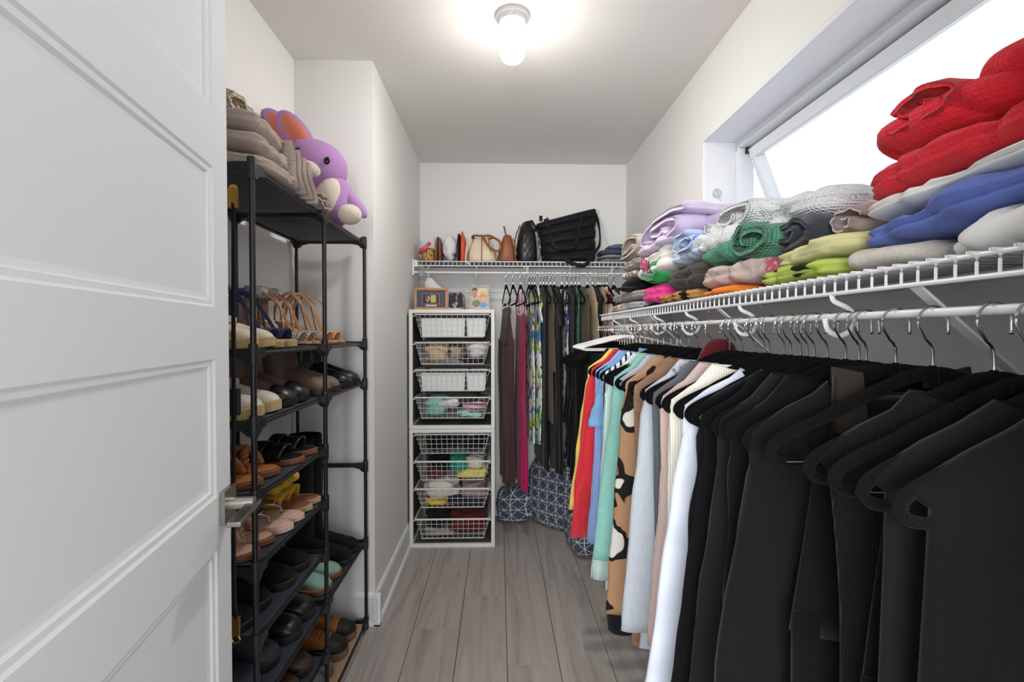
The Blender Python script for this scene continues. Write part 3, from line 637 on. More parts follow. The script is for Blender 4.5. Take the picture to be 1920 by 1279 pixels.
GSEQ = printed('green_sequins', S(70, 110, 82), [(180, .25, .4, S(170, 205, 180), 1, 'spot'), (26, .5, .6, S(44, 80, 60), 4, 'noise')], rough=.35); COR = printed('coral_branch_print', S(234, 222, 206), [(14, .56, .58, S(206, 44, 44), 3, 'noise')])
JEAN = cloth('blue_jeans_denim', S(88, 124, 168), 'denim', var=.2); KHK = cloth('khaki_cotton', S(196, 172, 144)); TANT = cloth('tan_satin', S(190, 156, 126), rough=.6)
garment('back', 0.045, 'pants', DBRN, 'dark brown trousers next to the basket units', 'trousers', hem=.34, hw=.2, thick=.05, rz=.1, hk='clip', hlabel='hanger with silver clips holding the dark brown trousers', top=-.02)
garment('back', 0.135, 'dress', MAG, 'magenta satin slip dress on the back rod', 'dress', hem=.33, hw=.21, thick=.05, rz=.1, flare=1.15)
garment('back', 0.19, 'dress', FLB, 'sleeveless blue and lime floral dress beside the magenta one', 'dress', hem=.61, hw=.21, thick=.05, rz=.1)
garment('back', 0.225, 'top', FLB, 'blue and lime floral blouse with short sleeves', 'blouse', hem=.60, hw=.2, thick=.05, rz=.1, sl=(.15, .06, .06, -.03))
garment('back', 0.262, 'top', BLK, 'black sleeveless long top beside the floral blouse', 'top', hem=.45, hw=.21, thick=.05, rz=.1)
garment('back', 0.3, 'top', OLV, 'olive brown wool dress between two black dresses', 'dress', hem=.73, hw=.2, thick=.05, rz=.1, sl=(.45, .05, .045, -.03))
garment('back', 0.348, 'top', BLK2, 'black short sleeve dress in the middle of the back rod', 'dress', hem=.42, hw=.21, thick=.05, rz=.1, sl=(.16, .06, .065, -.005))
garment('back', 0.395, 'dress', FLP, 'white dress with purple and orange flowers', 'dress', hem=.72, hw=.21, thick=.05, rz=.1, flare=1.15)
garment('back', 0.428, 'top', NAVYBLK, 'navy black top between the flower dress and the sequin top', 'top', hem=.7, hw=.2, thick=.05, rz=.1)
garment('back', 0.457, 'top', GSEQ, 'green sequin top on the back rod', 'top', hem=.95, hw=.2, thick=.05, rz=.1)
garment('back', 0.505, 'top', SAGE, 'long olive trench coat on the back rod', 'coat', hem=.43, hw=.235, thick=.05, rz=.1, sl=(.66, .055, .06, .02), flare=1.05)
garment('back', 0.557, 'top', BEI, 'beige boucle coat beside the trench coat', 'coat', hem=.88, hw=.22, thick=.05, rz=.1, sl=(.40, .055, .055, -.01))
for i, x in enumerate((0.592, 0.62)): garment('back', x, 'top', TANT if i else BLK2, ['black camisole beside the beige coat', 'tan satin tank top on the back rod'][i], 'top', hem=.98, hw=.19, thick=.02, rz=.1)
garment('back', 0.645, 'top', COR, 'white blouse with red coral print', 'blouse', hem=1.07, hw=.2, thick=.024, rz=.1, sl=(.2, .045, .04, -.03))
garment('back', 0.682, 'pants', JEAN, 'folded blue jeans hanging on the back rod', 'jeans', hem=1.0, hw=.12, thick=.03, hk='clip', hlabel='hanger with silver clips holding the blue jeans')
garment('back', 0.725, 'pants', KHK, 'khaki trousers at the right end of the back rod', 'trousers', hem=.95, hw=.12, thick=.03, hk='clip', hlabel='hanger with silver clips holding the khaki trousers')
for i, (x, k) in enumerate(((.088, 'between brown trousers and magenta dress'), (.208, 'between the two floral garments'), (.282, 'behind the olive brown dress'), (.325, 'beside the black short sleeve dress'), (.482, 'left of the trench coat'), (.632, 'left of the coral print blouse'), (.664, 'left of the blue jeans'))):
    hanger('velvet', (x, BY, BRODZ - .003 * x), PI / 2 + .1, 'empty black velvet hanger on the back rod ' + k, 'hangers on the back rod')
MADE = flush(); t_grey, t_white, t_zip = (MADE[id(e[0])] for e in (t_grey, t_white, t_zip))
# jewelled shoulder of the grey sweater
for i in range(14):
    a = i * 2.4; r_ = .006 * math.sqrt(i); MB().ball((-.125 + r_ * 1.3 * math.cos(a), -.022, -.124 + r_ * math.sin(a)), .0045 + .001 * (i % 3), n=6, m=4).build('jewel', plain('crystal_jewel', S(215, 220, 225), .08, .7), t_grey, smooth=0)
# zip jacket: standing collar halves, zip teeth, woven tag
for s in (-1, 1):
    MB().loft([[(s * .055, -.026, -.185), (s * .105, -.024, -.165), (s * .10, -.012, -.075), (s * .06, -.016, -.083)], [(s * .055, -.021, -.185), (s * .105, -.019, -.165), (s * .10, -.007, -.075), (s * .06, -.011, -.083)]]).build('collar', cloth('brown_black_leather', S(52, 45, 40), 'jersey', .5), t_zip, smooth=30)
    m = MB()
    for i in range(34):
        z = -.088 - i * .0034; x = s * lerp(.108, .112, i / 34); m.box(x - .0035, x + .0035, -.0285, -.0255, z - .001, z + .001)
    m.build('zip_teeth', plain('brass_zip', S(186, 160, 130), .3, 1), t_zip, smooth=0)
MB().tube([(-.085, .012, -.098), (0, .016, -.092), (.085, .012, -.098)], .02, 8, flat=.25, ref=(0, 0, 1)).build('back_collar', BLK, t_zip)
tg = MB().box(-.038, .042, .0095, .0105, -.140, -.120).build('woven_tag', plain('grey_woven_tag', S(120, 118, 116), .8), t_zip, smooth=0)
def text_part(txt, size, mat, parent, loc, rot, name='lettering', depth=.0003):
    cu = bpy.data.curves.new('txt', 'FONT'); cu.body = txt; cu.size = size; cu.align_x = 'CENTER'; cu.align_y = 'CENTER'; cu.extrude = depth
    o = bpy.data.objects.new(name, cu); COL.objects.link(o); dg = bpy.context.evaluated_depsgraph_get(); me = bpy.data.meshes.new_from_object(o.evaluated_get(dg))
    bpy.data.objects.remove(o); o = bpy.data.objects.new(name, me); COL.objects.link(o); me.materials.clear(); me.materials.append(mat); o.parent = parent; o.location = loc; o.rotation_euler = rot; return o
INK = plain('black_ink', S(18, 18, 20), .8)
text_part('CHARMING GIRL', .0095, INK, tg, (.002, .0088, -.127), (PI / 2, 0, 0)); text_part('PARIS', .005, INK, tg, (.002, .0088, -.135), (PI / 2, 0, 0))
# white loop on the white shirt, price tag on the black top
MB().box(-.125, -.098, -.020, -.013, -.215, -.128).build('shoulder_loop', WHITE, t_white, smooth=0, bevel=.003)
sc_ = thing('scarf', 'dark red knit scarf draped over a black hanger', 'scarf', (RODX, 1.238, RODZ))
MAR = cloth('dark_red_knit', S(88, 24, 28), 'rib')
MB().tube(catmull([(-.075, -.012, -.30), (-.07, -.02, -.2), (-.055, -.018, -.12), (-.02, 0, -.068), (.03, .014, -.075), (.05, .02, -.15), (.055, .018, -.3)], 6), [.012] + [.022] * 35 + [.012], 12, flat=.7).build('wool', MAR, sc_)
for i, (y, k) in enumerate(((1.155, 'behind the dusty pink sweater'), (1.03, 'between cream cardigan and white shirt'), (.957, 'just behind the black fuzzy cardigan'), (.905, 'beside the charcoal blouse'), (.865, 'between the charcoal blouse and the black top'), (.755, 'in front of the brown black blazer'), (1.545, 'between the mint and teal sweaters'), (1.60, 'between the striped top and the mint sweater'))):
    hanger('velvet', (RODX, y, RODZ), .04 * math.sin(i * 3), 'empty black velvet hanger ' + k, 'hangers on the side rod')
# ================================================================ folded clothes on the side shelf
def fold_mb(x0, x1, y0, y1, z0, z1, layers=2, seed=0, amp=.010, tilt=0.0, p=2.7, groove=.13, hump=0.0, nu=30, nt=44, flat=True):
    """soft folded garment: rounded slab with layer creases and wrinkles; tilt raises the near end, hump lifts the middle"""
    cx, cy, cz = (x0 + x1) / 2, (y0 + y1) / 2, (z0 + z1) / 2; a, b, c = (x1 - x0) / 2, (y1 - y0) / 2, (z1 - z0) / 2; R = []
    hs = [-1 + 2 * (k + 1) / layers for k in range(layers - 1)]
    for i in range(nu + 1):
        s = -1 + 2 * i / nu; s = math.copysign(abs(s) ** .8, s); k = max(.02, (1 - abs(s) ** 4.5)) ** .42; r = []
        for j in range(nt):
            t = 2 * PI * j / nt; co, si = math.cos(t), math.sin(t)
            x = math.copysign(abs(co) ** (2 / p), co) * k; z = math.copysign(abs(si) ** (2 / p), si) * k
            g = 0
            for hk in hs: g += math.exp(-((z - hk - .14 * nz(s * 2.2, x * 1.5, 0, seed)) / .10) ** 2)
            q = 1 - groove * g * (1 if abs(z) < .85 else .3)
            X, Y, Z = cx + a * x * q, cy + b * s * (1 - groove * .5 * g), cz + c * z
            n1 = nz(X * 9, Y * 9, Z * 12, seed) * amp + nz(X * 24, Y * 24, Z * 30, seed + 5) * amp * .45
            fr = abs(nz(X * 7 + 3, Y * 13, Z * 9, seed + 9)); n1 -= amp * 1.1 * max(0, .16 - fr) / .16
            X += n1 * x * 1.2; Y += n1 * s * .8 * max(0, 1 - abs(s) ** 4); Z += n1 * z * .9 * (1 if Z > cz or not flat else .25)
            Z += (Y - cy) / b * -tilt + hump * (1 - s * s) * (1 if z > 0 else 0)
            if flat: Z = max(Z, z0 - .002 - (abs(tilt) if tilt else 0))
            r.append((X, Y, Z))
        R.append(r)
    return MB().loft(R)
def roll_mb(x0, x1, yc, zc, ry, rz, turns=1.5, th=.018, seed=0, hole=.28, start=0.0, mirror=1, nx=9, taper=.75, lean=(0, 0)):
    """cloth rolled over itself, the coil seen from the aisle; mirror -1 winds the other way; lean shifts the wall end"""
    n = int(30 * turns) + 16; path = []
    for i in range(n + 1):
        t = i / n; a = start + mirror * 2 * PI * turns * t; r = lerp(hole, 1, t ** .9); path.append((r * math.cos(a), r * math.sin(a)))
    R = []
    for k in range(nx + 1):
        t = k / nx; x = lerp(x0, x1, t); e = interp([(0, .35), (.06, .8), (.16, 1), (.9, 1), (1, .7)], t); sc_ = lerp(1, taper, t ** 1.5) * interp([(0, .96), (.1, 1)], t); out, inn = [], []
        for i, (py, pz) in enumerate(path):
            y = yc + py * ry * sc_ + lean[0] * t; z = zc + pz * rz * sc_ + lean[1] * t
            y += .007 * nz(x * 12, py * 2, pz * 2, seed); z += .007 * nz(x * 12 + 9, py * 2, pz * 2, seed)
            d = Vector((py / ry, pz / rz)).normalized() * (th / 2 * e * (1 + .35 * nz(py * 3, pz * 3, x * 8, seed + 3)) * (1 if 0 < i < n else .25))
            ex = .010 * nz(py * 2.5, pz * 2.5, 1, seed) * (1 - t)
            out.append((x + ex, y + d.x, z + d.y)); inn.append((x + ex, y - d.x, z - d.y))
        R.append(out + inn[::-1])
    m = MB().loft(R, False, False); N = len(path); b = len(m.v) - len(R) * 2 * N
    for base, flip in ((b, 1), (b + (len(R) - 1) * 2 * N, 0)):
        for i in range(N - 1):
            q = (base + i, base + i + 1, base + 2 * N - 2 - i, base + 2 * N - 1 - i); m.f.append(q if flip else q[::-1])
    return m
def pile(name, label, mat, spec, cat=None, parts=None, group='folded clothes on the side shelf'):
    if not parts:
        m = spec; vs = m.v; o = [sum(p[i] for p in vs) / len(vs) for i in (0, 1)] + [min(p[2] for p in vs)]
        return tag(m.build(name, mat, smooth=180, origin=o), label, cat or name.replace('_', ' '), group)
    vs = parts[0][1].v; o = [sum(p[i] for p in vs) / len(vs) for i in (0, 1)] + [min(p[2] for p in vs)]
    t = thing(name, label, cat or name.replace('_', ' '), o, group=group)
    for nm, mb, mm in parts: mb.build(nm, mm, t, smooth=180, origin='parent')
    return t
Z0 = SZ + .0045
BEIG = cloth('beige_fleece', S(212, 200, 184), 'terry', sc=.6); LGREY = cloth('grey_beige_fleece', S(178, 170, 164), 'terry', sc=.6); PBLU = cloth('pale_blue_grey_knit', S(186, 192, 200), 'knit')
LILAC = cloth('lilac_sweatshirt', S(222, 205, 232)); OFFW = cloth('off_white_jersey', S(228, 226, 222)); PALEB = cloth('pale_blue_sweatshirt', S(200, 214, 238)); COBALT = cloth('blue_lining', S(88, 126, 214)); GRN = cloth('bright_green_jersey', S(52, 178, 96)); HPINK = cloth('hot_pink_fleece', S(224, 66, 140))
DKB = cloth('dark_brown_jersey', S(74, 68, 64)); TIG = printed('tan_black_animal_knit', S(190, 140, 84), [(22, .55, .58, S(34, 28, 24), 3, 'noise')], fabric=260); WKN = cloth('white_cable_knit', S(232, 234, 236), 'knit', var=.06); GKN = cloth('green_cable_knit', S(86, 146, 120), 'knit', var=.25, sc=.9)
FZP = printed('pink_heart_fuzzy_knit', S(198, 176, 168), [(7, .60, .64, S(196, 96, 112), 2, 'noise'), (60, .5, .7, S(214, 196, 190), 5, 'noise')], fabric=160); ORG = cloth('orange_jersey', S(240, 130, 40)); CHR2 = cloth('charcoal_fleece', S(64, 68, 76)); PYEL = cloth('pale_yellow_jersey', S(222, 214, 160)); LIME = printed('lime_black_print', S(184, 204, 96), [(8, .575, .59, S(28, 30, 28), 4, 'noise')])
CFZ = cloth('cream_mohair', S(226, 219, 208), 'fuzzy'); WTE = cloth('white_cotton', S(232, 230, 226)); BLU = cloth('blue_sweatshirt', S(98, 116, 186)); GWT = cloth('grey_white_jersey', S(236, 234, 230)); RED = cloth('red_waffle_knit', S(226, 48, 60), 'waffle', var=.07); MAUV = cloth('mauve_beige_jersey', S(196, 180, 176))
pile('sweater', 'cream folded sweater at the far bottom of the shelf pile', BEIG, fold_mb(.595, .86, 2.33, 2.66, Z0, 1.418, 2, 1))
pile('sweater', 'pale blue grey knit folded beside the cream sweater', PBLU, fold_mb(.595, .86, 2.02, 2.325, Z0, 1.412, 2, 2))
pile('sweatshirt', 'grey beige sweatshirt lying under the black cap', LGREY, fold_mb(.60, .86, 2.08, 2.66, 1.416, 1.468, 2, 3))
cp = thing('cap', 'black cap lying on the grey beige sweatshirt', 'cap', (.68, 2.30, 1.466), (0, 0, .3))
MB().loft([[(.09 * r * math.cos(2 * PI * k / 24), .1 * r * math.sin(2 * PI * k / 24), z) for k in range(24)] for r, z in ((.98, 0), (1, .012), (.96, .03), (.8, .046), (.5, .056), (.08, .06))]).build('crown', BLK, cp)
MB().grid(lambda u, v: (-.05 - .085 * u * math.cos((v - .5) * 2.2), .095 * (v - .5) * 2 * (1 - .25 * u), .010 - .016 * u + .012 * (1 - (2 * v - 1) ** 2)), 6, 10).build('brim', BLK, cp, solid=.004)
pile('sock', 'white top with red and black stripe rings on the far pile', striped('red_black_white_rings', [(0, S(230, 228, 224)), (.35, S(206, 40, 48)), (.5, S(230, 228, 224)), (.65, S(28, 26, 28)), (.82, S(230, 228, 224))], 9, 'Y'), fold_mb(.61, .8, 2.14, 2.46, 1.524, 1.562, 1, 5), 'top')
pile('sweatshirt', 'light grey sweatshirt folded under the beige rolled fleece', LGREY, fold_mb(.60, .85, 2.03, 2.42, 1.556, 1.612, 2, 6))
pile('fleece', 'beige rolled fleece on top of the far pile', BEIG, None, 'fleece', [('roll', roll_mb(.595, .84, 2.24, 1.664, .19, .052, 1.4, .03, 7, start=PI * .9), BEIG)])
pile('sweater', 'hot pink fleece folded below the bright green top', HPINK, fold_mb(.59, .84, 1.80, 2.03, 1.372, 1.466, 2, 8, amp=.014), 'fleece')
pile('sock', 'small black sock under the hot pink fleece', BLK, fold_mb(.585, .7, 1.88, 2.0, Z0, 1.385, 1, 9), 'sock')
pile('top', 'bright green top rolled above the hot pink fleece', GRN, None, 'top', [('roll', roll_mb(.588, .82, 1.875, 1.499, .115, .036, 1.25, .026, 10, start=PI * .2), GRN)])
tee = pile('sweatshirt', 'white sweatshirt with pink lettering under the lilac one', OFFW, None, None, [('body', fold_mb(.60, .86, 1.66, 2.13, 1.52, 1.598, 2, 11, tilt=.012), OFFW), ('sleeve', fold_mb(.587, .72, 1.72, 2.10, 1.49, 1.545, 1, 12, tilt=.006), OFFW)])
o = text_part('GAL', .062, plain('pink_print', S(222, 72, 132), .7), tee, Vector((.5845, 1.93, 1.535)) - tee.location, (PI / 2 - .1, .3, -PI / 2), 'lettering', .0012)
text_part('GAL', .068, INK, tee, Vector((.5868, 1.931, 1.5345)) - tee.location, (PI / 2 - .1, .3, -PI / 2), 'lettering_outline', .001)
pile('sweatshirt', 'lilac sweatshirt rolled on top of the middle pile', LILAC, None, None, [('roll', roll_mb(.60, .86, 1.80, 1.648, .29, .058, 1.9, .038, 13, start=PI * 1.05, hole=.12), LILAC), ('sleeve', fold_mb(.70, .86, 1.46, 1.68, 1.60, 1.665, 1, 14, amp=.016), LILAC), ('hem', fold_mb(.592, .74, 1.64, 2.12, 1.588, 1.626, 1, 15), LILAC)])
pile('sweater', 'tan and black animal pattern knit at the shelf front', TIG, fold_mb(.59, .85, 1.47, 1.865, Z0, 1.412, 2, 16))
pile('sweatshirt', 'dark brown sweatshirt lying on the animal pattern knit', DKB, fold_mb(.592, .86, 1.42, 1.775, 1.408, 1.498, 2, 17, amp=.014))
pile('sweatshirt', 'pale blue sweatshirt with cobalt lining above the dark brown one', PALEB, None, None, [('body', fold_mb(.60, .86, 1.41, 1.74, 1.494, 1.56, 2, 18, tilt=.012), PALEB), ('roll', roll_mb(.594, .8, 1.555, 1.556, .105, .038, 1.2, .022, 19, start=PI * .1), PALEB), ('lining', fold_mb(.60, .72, 1.47, 1.56, 1.545, 1.572, 1, 20), COBALT)])
pile('top', 'bright orange top folded under the pink heart sweater', ORG, fold_mb(.588, .84, 1.19, 1.455, Z0, 1.39, 1, 21))
pile('sweater', 'fuzzy beige sweater with pink hearts', FZP, fold_mb(.59, .86, 1.09, 1.50, 1.386, 1.462, 2, 22, amp=.016, groove=.08))
pile('sweater', 'green cable knit sweater rolled above the heart sweater', GKN, None, None, [('body', fold_mb(.595, .86, 1.20, 1.475, 1.455, 1.52, 1, 23, tilt=-.004, amp=.012), GKN), ('roll', roll_mb(.60, .85, 1.15, 1.492, .10, .042, 1.35, .036, 24, start=-PI * .3, hole=.2), GKN)])
pile('sweater', 'large white cable knit sweater heaped by the window', WKN, None, None, [('body', fold_mb(.65, .87, 1.00, 1.54, 1.515, 1.605, 2, 25, amp=.018, groove=.1, tilt=-.008), WKN), ('front', fold_mb(.605, .74, 1.26, 1.57, 1.50, 1.575, 1, 26, tilt=-.012, amp=.014), WKN), ('roll', roll_mb(.64, .86, 1.34, 1.590, .16, .042, 1.6, .03, 27, start=PI * .9, hole=.12), WKN)])
pile('top', 'lime green top with black print at the shelf front', LIME, fold_mb(.588, .86, .835, 1.13, Z0, 1.412, 2, 28, amp=.014))
pile('top', 'pale yellow top folded on the lime green one', PYEL, fold_mb(.60, .86, .84, 1.10, 1.408, 1.452, 2, 29, amp=.014, tilt=.004))
pile('fleece', 'charcoal fleece rolled above the pale yellow top', CHR2, None, 'fleece', [('roll', roll_mb(.63, .86, 1.045, 1.482, .085, .032, 1.7, .026, 30, start=PI * .2, hole=.1), CHR2)])
pile('top', 'mauve beige top crumpled beside the red sweatshirt', MAUV, None, 'top', [('roll', roll_mb(.655, .86, .905, 1.478, .042, .026, 1.3, .014, 31, start=PI * .4), MAUV), ('fold', fold_mb(.70, .86, .86, .94, 1.492, 1.515, 1, 32), MAUV)])
pile('sweater', 'cream mohair sweater folded under the blue sweatshirt', CFZ, fold_mb(.588, .87, .672, .832, Z0, 1.408, 1, 33, amp=.010))
pile('shirt', 'white cotton shirt folded at the near shelf end', WTE, fold_mb(.588, .87, .41, .668, Z0, 1.424, 1, 34, amp=.010, tilt=.010))
pile('sweatshirt', 'blue sweatshirt folded below the red waffle one', BLU, fold_mb(.595, .87, .42, .845, 1.408, 1.468, 2, 35, amp=.014, tilt=.014))
pile('top', 'grey white top folded between blue and red sweatshirts', GWT, fold_mb(.60, .87, .42, .84, 1.462, 1.496, 2, 36, amp=.012, tilt=.012))
pile('sweatshirt', 'red waffle knit sweatshirt heaped on the near pile', RED, None, None, [('body', fold_mb(.605, .87, .42, .85, 1.49, 1.555, 2, 37, amp=.012, tilt=.012), RED), ('sleeve', fold_mb(.615, .86, .58, .835, 1.545, 1.622, 1, 38, amp=.014, p=2.2), RED), ('hood', fold_mb(.65, .87, .38, .70, 1.585, 1.675, 1, 39, amp=.02, tilt=.028, p=2.2), RED), ('cuff', roll_mb(.612, .80, .70, 1.60, .07, .026, 1.5, .02, 40, start=PI * .8, hole=.1), RED)])
# ================================================================ shoes on the rack
WP = [(0, .05), (.02, .34), (.06, .52), (.14, .63), (.3, .62), (.48, .70), (.66, .94), (.76, 1.0), (.86, .93), (.93, .74), (.975, .46), (1, .06)]
def outline(L, W, side=1, grow=1.0, n=26):
    top, bot = [], []
    for i in range(n + 1):
        t = i / n; t = .5 - .5 * math.cos(PI * t); w = interp(WP, t) * W / 2 * grow; c = side * .05 * W * math.sin(PI * t) * (1 if t > .4 else .4); x = L * (.5 + (t - .5) * (1 + (grow - 1) * .5))
        top.append((x, c + w)); bot.append((x, c - w))
    return top + bot[::-1]
def sole_mb(L, W, side, z0, z1, heel=0.0, grow=1.0, toe=.004):
    """flat sole, its upper face lifted towards the heel"""
    o = outline(L, W, side, grow); f = lambda x: heel * sm(1 - (x / L) / .62) + toe * max(0, (x / L - .8) / .2) ** 2
    R = []
    for z, g in ((z0, .97), (z0 + .002, 1), (z1 - .002, 1), (z1, .965)):
        R.append([(lerp(L / 2, x, g), y * g, z + f(x) * (1 if z > z0 + .003 or heel < .02 else 0) * 1.0) for x, y in o])
    return MB().loft(R)
def band(x0, x1, w, h, z, lean=0.0, th=.003, puff=0.0, n=14):
    return MB().grid(lambda u, v: (lerp(x0, x1, v) + lean * math.sin(PI * u), -w * math.cos(PI * u), z + h * math.sin(PI * u) ** .7 * (1 + puff * math.sin(PI * v)) - .004), n, 6)
def shoe_root(label, cat, y, xt, z, L, rz, group, side): 
    d = Vector((math.cos(rz), math.sin(rz), 0)); p = Vector((xt, y, z)) - d * L
    return thing(cat.replace(' ', '_'), label, cat, p, (0, 0, rz), group)
RK = 'shoes on the black rack'
def slide(label, y, z, sole, bed, strap, kind='bands', xt=-.565, L=.25, W=.084, side=1, rz=0.0, soleh=.016, cat='sandal'):
    t = shoe_root(label, cat, y, xt, z, L, rz, RK, side)
    sole_mb(L, W, side, 0, soleh).build('sole', sole, t); sole_mb(L * .97, W * .93, side, soleh - .001, soleh + .004).build('footbed', bed, t)
    zt = soleh; hw = W * .46
    if kind == 'bands':
        for a, b, h in ((.42, .56, .05), (.6, .78, .042)): band(L * a, L * b, hw, h, zt, .01).build('strap', strap, t, smooth=180, solid=.004)
    elif kind == 'braid':
        for a, b, h in ((.40, .72, .05), (.74, .52, .046)):
            for k in range(3):
                P = [(lerp(L * a, L * b, u) + .006 * math.sin(u * 20 + k * 2.1), -hw * math.cos(PI * u), zt + h * math.sin(PI * u) ** .7 + .006 * math.cos(u * 20 + k * 2.1) + .004) for u in [i / 22 for i in range(23)]]
                MB().tube(P, .0062, 7).build('braid_strand', strap, t)
    elif kind == 'thong':
        for s in (-1, 1): MB().tube(catmull([(L * .36, s * hw, zt), (L * .48, s * hw * .86, zt + .028), (L * .62, s * hw * .36, zt + .034), (L * .72, 0, zt + .022), (L * .745, 0, zt)], 5), .004, 7).build('strap', strap, t)
        MB().ball((L * .64, 0, zt + .036), .008, .006, .005).build('buckle', plain('rose_gold', S(190, 160, 140), .25, 1), t)
    elif kind == 'bow':
        band(L * .44, L * .66, hw, .046, zt, .012).build('strap', strap, t, smooth=180, solid=.004)
        for s in (-1, 1):
            MB().loft([[(L * .6 + .018 * r * math.cos(a), s * (.008 + .04 * q) , zt + .055 + .016 * r * math.sin(a) + .006 * q) for a in [2 * PI * k / 10 for k in range(10)]] for q, r in ((0, .35), (.3, .8), (.7, 1), (1, .7), (1.05, .2))]).build('bow_loop', strap, t, smooth=180)
        MB().ball((L * .6, 0, zt + .055), .011, .010, .011).build('bow_knot', strap, t)
    return t
def wedge(label, y, z, sole, bed, strap, kind='ankle', xt=-.6, L=.23, W=.078, side=1, heel=.06, rz=0.0, jute=False, cuff=None, block=False):
    t = shoe_root(label, 'sandal', y, xt, z, L, rz, RK, side); f = lambda x: heel * sm(1 - (x / L) / .62)
    if jute: 
        R = [[(lerp(L / 2, x, g), yy * g, (k / 7) * (.022 + f(x))) for x, yy in outline(L, W, side)] for k, g in enumerate((.97, 1, .985, 1, .985, 1, .985, .97))]
        MB().loft(R).build('rope_sole', sole, t, smooth=60)
    else:
        R = [[(lerp(L / 2, x, g), yy * g, z_ + f(x)) for x, yy in outline(L, W, side)] for z_, g in ((0, .97), (.003, 1), (.010, 1), (.012, .97))]
        MB().loft(R).build('sole', sole, t)
        MB().loft([[(.028 + (.02 if block else .009) * q * math.cos(a), (.02 if block else .010) * q * math.sin(a), zz) for a in [2 * PI * k / 12 for k in range(12)]] for zz, q in ((0, .8), (.02, .8), (heel * .7, 1.1), (heel + .004, 2.2 if not block else 1.2))]).build('heel', sole, t)
    b = .022 if jute else .012
    band(L * .68, L * .86, W * .45, .034, b + .002, .008).build('toe_strap', bed, t, smooth=180, solid=.003)
    hb = heel + b
    if kind == 'ankle':
        P = [(.045 + .034 * math.cos(a), .032 * math.sin(a), hb + .085 + .012 * math.cos(a)) for a in [2 * PI * k / 20 for k in range(20)]]
        MB().tube(P, .010 if cuff else .005, 8, closed=True, flat=.35).build('ankle_strap', cuff or strap, t)
        if cuff: MB().loft([[(.045 + .035 * math.cos(a), .033 * math.sin(a), hb + q) for a in [2 * PI * k / 20 for k in range(20)]] for q in (.07, .11)], False, False).build('ankle_cuff', cuff, t, solid=.004)
        MB().grid(lambda u, v: (.012 + .030 * (1 - math.cos((u - .5) * 2.6)), .032 * math.sin((u - .5) * 2.6), hb + .075 * v), 8, 4).build('heel_counter', strap, t, smooth=180, solid=.003)
        for s in (-1, 1): MB().tube(catmull([(.075, s * .02, hb + .09), (.12, s * .004, hb + .05), (.15, -s * .03, b + .03)], 5), .0055, 6, flat=.6).build('cross_strap', strap, t)
    else:
        for s in (-1, 1):
            MB().tube(catmull([(.01, s * .026, hb), (.02, s * .03, hb + .06), (.06, s * .026, hb + .10), (.09, s * .006, hb + .075), (.13, -s * .03, b + .04)], 5), .006, 6, flat=.5).build('tie_strap', strap, t)
        MB().tube(catmull([(.07, .0, hb + .10), (.10, .02, hb + .10), (.13, .03, hb + .07), (.14, .034, hb + .06)], 4), .004, 6, flat=.5).build('tie_end', strap, t)
    return t
